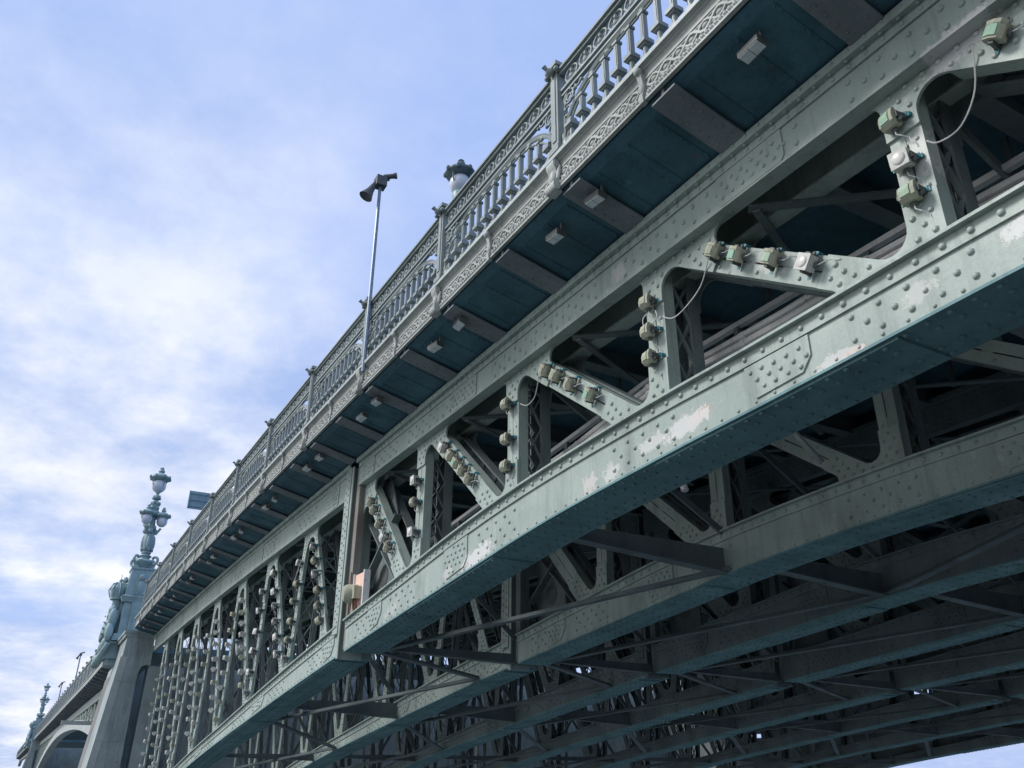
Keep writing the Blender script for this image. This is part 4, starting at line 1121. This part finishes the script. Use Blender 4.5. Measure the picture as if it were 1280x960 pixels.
# ------------------------------------------------------------------ the next spans
def far_span(xa, xb, label, crown, zc, posts_step, bars_step, lights):
    mid = (xa + xb)/2
    t = thing('bridge_span', label, 'bridge span', (mid, -1, 6))
    xs = chord_xs(xa, xb, 8)
    mb = MB(); mb.sweep(xs, lambda X: [(YF, 11.40), (66, 11.40), (66, 12.05), (YF, 12.05)]); mb.build('deck', M['soffit'], t)
    mb = MB(); mb.sweep(xs, lambda X: [(YF - .03, 11.42), (YF - .08, 12.0), (YF - .16, 12.0), (YF - .16, 12.1), (YF + .4, 12.1), (YF + .4, 11.42)]); mb.build('cornice', M['fascia'], t)
    mb = MB(); mb.sweep(xs, lambda X: [(0, 9.6), (1.2, 9.6), (1.2, 10.75), (0, 10.75)]); mb.build('upper_chord', M['paint'], t)
    h = (xa - xb)/2
    def az(X):
        tt = (-X - crown)/h
        return zc - 9.0*abs(tt)**2.2 - camber(X)
    mb = MB(); mb.sweep(chord_xs(xa, xb, 4), lambda X: [(-.1, az(X)), (1.4, az(X)), (1.4, az(X) + 1.5), (-.1, az(X) + 1.5)]); mb.build('arch_rib', M['ledge'], t)
    n = int((xa - xb)/bars_step); spots = []
    for k in range(n + 1):
        X = xa - (xa - xb)*k/n; z0 = az(X) + 1.4
        if z0 > 9.3: continue
        mb = MB()
        for d in (-.5, .5):
            mb.bar((X, .3, 9.62), (X + d*bars_step*.9, .3, max(az(X + d*bars_step*.9) + 1.4, -12)), .4, .3, (0,1,0))
            for j in range(5):
                tt = .15 + .17*j; spots.append((X + d*bars_step*.9*tt, 9.62 + (az(X + d*bars_step*.9) + 1.4 - 9.62)*tt))
        mb.box(X - .25, X + .25, .25, 1.1, z0, 9.6)
        mb.build('spandrel_post', M['paint'], t)
    for k in range(min(90, int((xa - xb)/3.4))):
        mb = MB(); X = xa - k*3.4; mb.hexa([(X-.2,YF+.1,11.2),(X+.2,YF+.1,11.2),(X+.2,-.02,10.7),(X-.2,-.02,10.7),(X-.2,YF+.1,11.39),(X+.2,YF+.1,11.39),(X+.2,-.02,11.39),(X-.2,-.02,11.39)])
        mb.build('bracket', M['bracket'], t)
    # railing
    r = thing('parapet_railing', 'parapet railing on the %s' % label, 'railing', (mid, YF, 12.1), 'parapet railings of the far spans')
    mb = MB(); mb.sweep(xs, lambda X: [(YRL - .15, 14.5), (YRL + .15, 14.5), (YRL + .15, 14.75), (YRL - .15, 14.75)]); mb.build('top_rail', M['rail'], r)
    mb = MB(); mb.sweep(xs, lambda X: [(YRL - .06, 13.85), (YRL + .06, 13.85), (YRL + .06, 14.05), (YRL - .06, 14.05)])
    X = xa
    while X > xb:
        mb.box(X - .1, X + .1, YRL - .08, YRL + .08, 12.05, 13.9); mb.ring((X, YRL, 14.27), .2, .05, 8, 4); X -= .62 if xa > -110 else 1.3
    mb.build('balustrade', M['rail'], r)
    X = xa; kk = 0
    while X > xb and kk < 90:
        mb = MB(); mb.box(X - .22, X + .22, YRL - .2, YRL + .2, 12.05, 14.8); mb.box(X - .32, X + .32, YRL - .32, YRL + .32, 14.8, 15.05); mb.build('post', M['rail'], r); X -= posts_step; kk += 1
    if lights:
        random.shuffle(spots)
        for X, Z in spots[:lights]:
            put('white', X, Z, 0, 'tiny pale floodlight on the far span lattice beyond the pier', 'floodlights on the far span', small=True, Y=.1)
    return t
far_span(-98.0, -330, 'far arched span just beyond the tall pier', 193, 4.6, 6.9, 5.2, 60)
pier(-330, -346, 'distant pier with a lamp tower at the end of the second span', -338, False)
far_span(-346, -640, 'most distant span shrinking to the horizon', 490, 4, 8, 8, 0)
gb = MB(); gb.box(-125.3, -124.7, -4.4, -.2, 3.75 - camber(-125), 4.2 - camber(-125)); gbo = gb.build('gantry_beam', M['ledge']); tag(gbo, 'pale horizontal gantry beam sticking out under the far span', 'gantry beam')

# ------------------------------------------------------------------ water and quay
mb = MB(); mb.add([(-6000, -6000, -9), (6000, -6000, -9), (6000, 6000, -9), (-6000, 6000, -9)], [(0,1,2,3)])
tag(mb.build('water', M['water'], None), kind='structure')
mb = MB(); mb.box(-3, 60, -40, 90, -9.5, -3.7); tag(mb.build('quay_pavement', M['stone'], None), kind='structure')

# ------------------------------------------------------------------ world, sun, camera
SUN_AZ, SUN_EL = (-.42, -.91), 41.0
sc = bpy.context.scene
w = bpy.data.worlds.new('World'); sc.world = w; w.use_nodes = True
nt = w.node_tree; nt.nodes.clear()
out = N(nt, 'ShaderNodeOutputWorld'); bg = N(nt, 'ShaderNodeBackground'); nt.links.new(bg.outputs[0], out.inputs[0])
sky = N(nt, 'ShaderNodeTexSky', sky_type='NISHITA'); sky.sun_disc = False
sky.sun_elevation = R(SUN_EL); sky.sun_rotation = math.atan2(SUN_AZ[0], SUN_AZ[1])
sky.air_density = 1.0; sky.dust_density = 1.2; sky.ozone_density = 2.0
tc = N(nt, 'ShaderNodeTexCoord').outputs['Generated']
sep = N(nt, 'ShaderNodeSeparateXYZ'); nt.links.new(tc, sep.inputs[0])
elev = math_(nt, 'ABSOLUTE', sep.outputs['Z'])
# project the direction on a cloud layer so that clouds crowd together near the horizon
den = math_(nt, 'ADD', elev, .22)
cx = math_(nt, 'DIVIDE', sep.outputs['X'], den); cy = math_(nt, 'DIVIDE', sep.outputs['Y'], den)
cmb = N(nt, 'ShaderNodeCombineXYZ'); nt.links.new(cx, cmb.inputs[0]); nt.links.new(cy, cmb.inputs[1])
n1 = noise(nt, cmb.outputs[0], .62, 10, .60); n2 = noise(nt, cmb.outputs[0], 1.9, 7, .6, (1, 1, 1))
# brightness gathers towards the sun
dt = N(nt, 'ShaderNodeVectorMath', operation='DOT_PRODUCT'); nt.links.new(tc, dt.inputs[0])
sd = Vector((SUN_AZ[0], SUN_AZ[1], 0)).normalized()*math.cos(R(SUN_EL)) + Vector((0,0,math.sin(R(SUN_EL)))); dt.inputs[1].default_value = Vector((-.88, -.52, .36)).normalized()
sunw = ramp(nt, dt.outputs['Value'], .62, 1.0)
cov = math_(nt, 'ADD', n1, math_(nt, 'MULTIPLY', math_(nt, 'MULTIPLY', sunw, ramp(nt, sep.outputs['Z'], .80, .40, .55, 1.0)), .42))
lowc = ramp(nt, sep.outputs['Z'], .62, .05, -.02, .10)
cov = math_(nt, 'ADD', cov, lowc)
lowm = ramp(nt, sep.outputs['Z'], .60, .15, .05, .75)
cov = math_(nt, 'ADD', cov, math_(nt, 'MULTIPLY', math_(nt, 'SUBTRACT', n2, .5), lowm))
mask = ramp(nt, cov, .53, .84)
mask = math_(nt, 'MULTIPLY', mask, .92)
base = mix(nt, .8, sky.outputs[0], (2.75, 3.65, 6.2))
shade = mix(nt, ramp(nt, n2, .36, .62), (2.45, 3.2, 5.0), (6.1, 6.2, 6.6))
col = mix(nt, mask, base, shade)
# unseen bright low sky behind the camera, added to light the upper chord
fill_glow = math_(nt, 'MULTIPLY', ramp(nt, sep.outputs['Y'], -.14, -.6), ramp(nt, sep.outputs['Z'], .66, .42))
col = mix(nt, math_(nt, 'MULTIPLY', fill_glow, ramp(nt, n1, .2, .6, .6, .95)), col, (7.0, 7.1, 7.2))
nt.links.new(col, bg.inputs['Color']); bg.inputs['Strength'].default_value = .076

sun = bpy.data.lights.new('sun', 'SUN'); sun.energy = 1.3; sun.angle = R(16); sun.color = (1.0, .965, .92)
so = bpy.data.objects.new('sun', sun); COL.objects.link(so); so.rotation_euler = (-sd).to_track_quat('-Z', 'Y').to_euler()

cam = bpy.data.cameras.new('camera'); co = bpy.data.objects.new('camera', cam); COL.objects.link(co)
def cam_matrix(vx, vz, P0=(640.0, 480.0)):
    a = Vector((vx[0]-P0[0], vx[1]-P0[1])); b = Vector((vz[0]-P0[0], vz[1]-P0[1])); f = math.sqrt(-a.dot(b))
    d = lambda v: Vector((v[0]-P0[0], -(v[1]-P0[1]), -f)).normalized()
    ex = -d(vx); ez = d(vz); ey = ez.cross(ex)
    return f, Matrix((ex, ey, ez))
f, Mx = cam_matrix((2, 946), (655, -1740))
co.matrix_world = Matrix.Translation(Vector((0, -10*S, ZO*S))) @ Mx.to_4x4()
cam.sensor_fit = 'HORIZONTAL'; cam.sensor_width = 36; cam.lens = 36*f/1280; cam.clip_start = .05; cam.clip_end = 6000
sc.camera = co
sc.view_settings.view_transform = 'Standard'; sc.view_settings.look = 'None'; sc.view_settings.gamma = 1; sc.view_settings.exposure = 1.17; sc.view_settings.use_curve_mapping = False
sc.cycles.max_bounces = 6; sc.cycles.use_denoising = True
for o in bpy.data.objects:
    if '_b' in o: del o['_b']
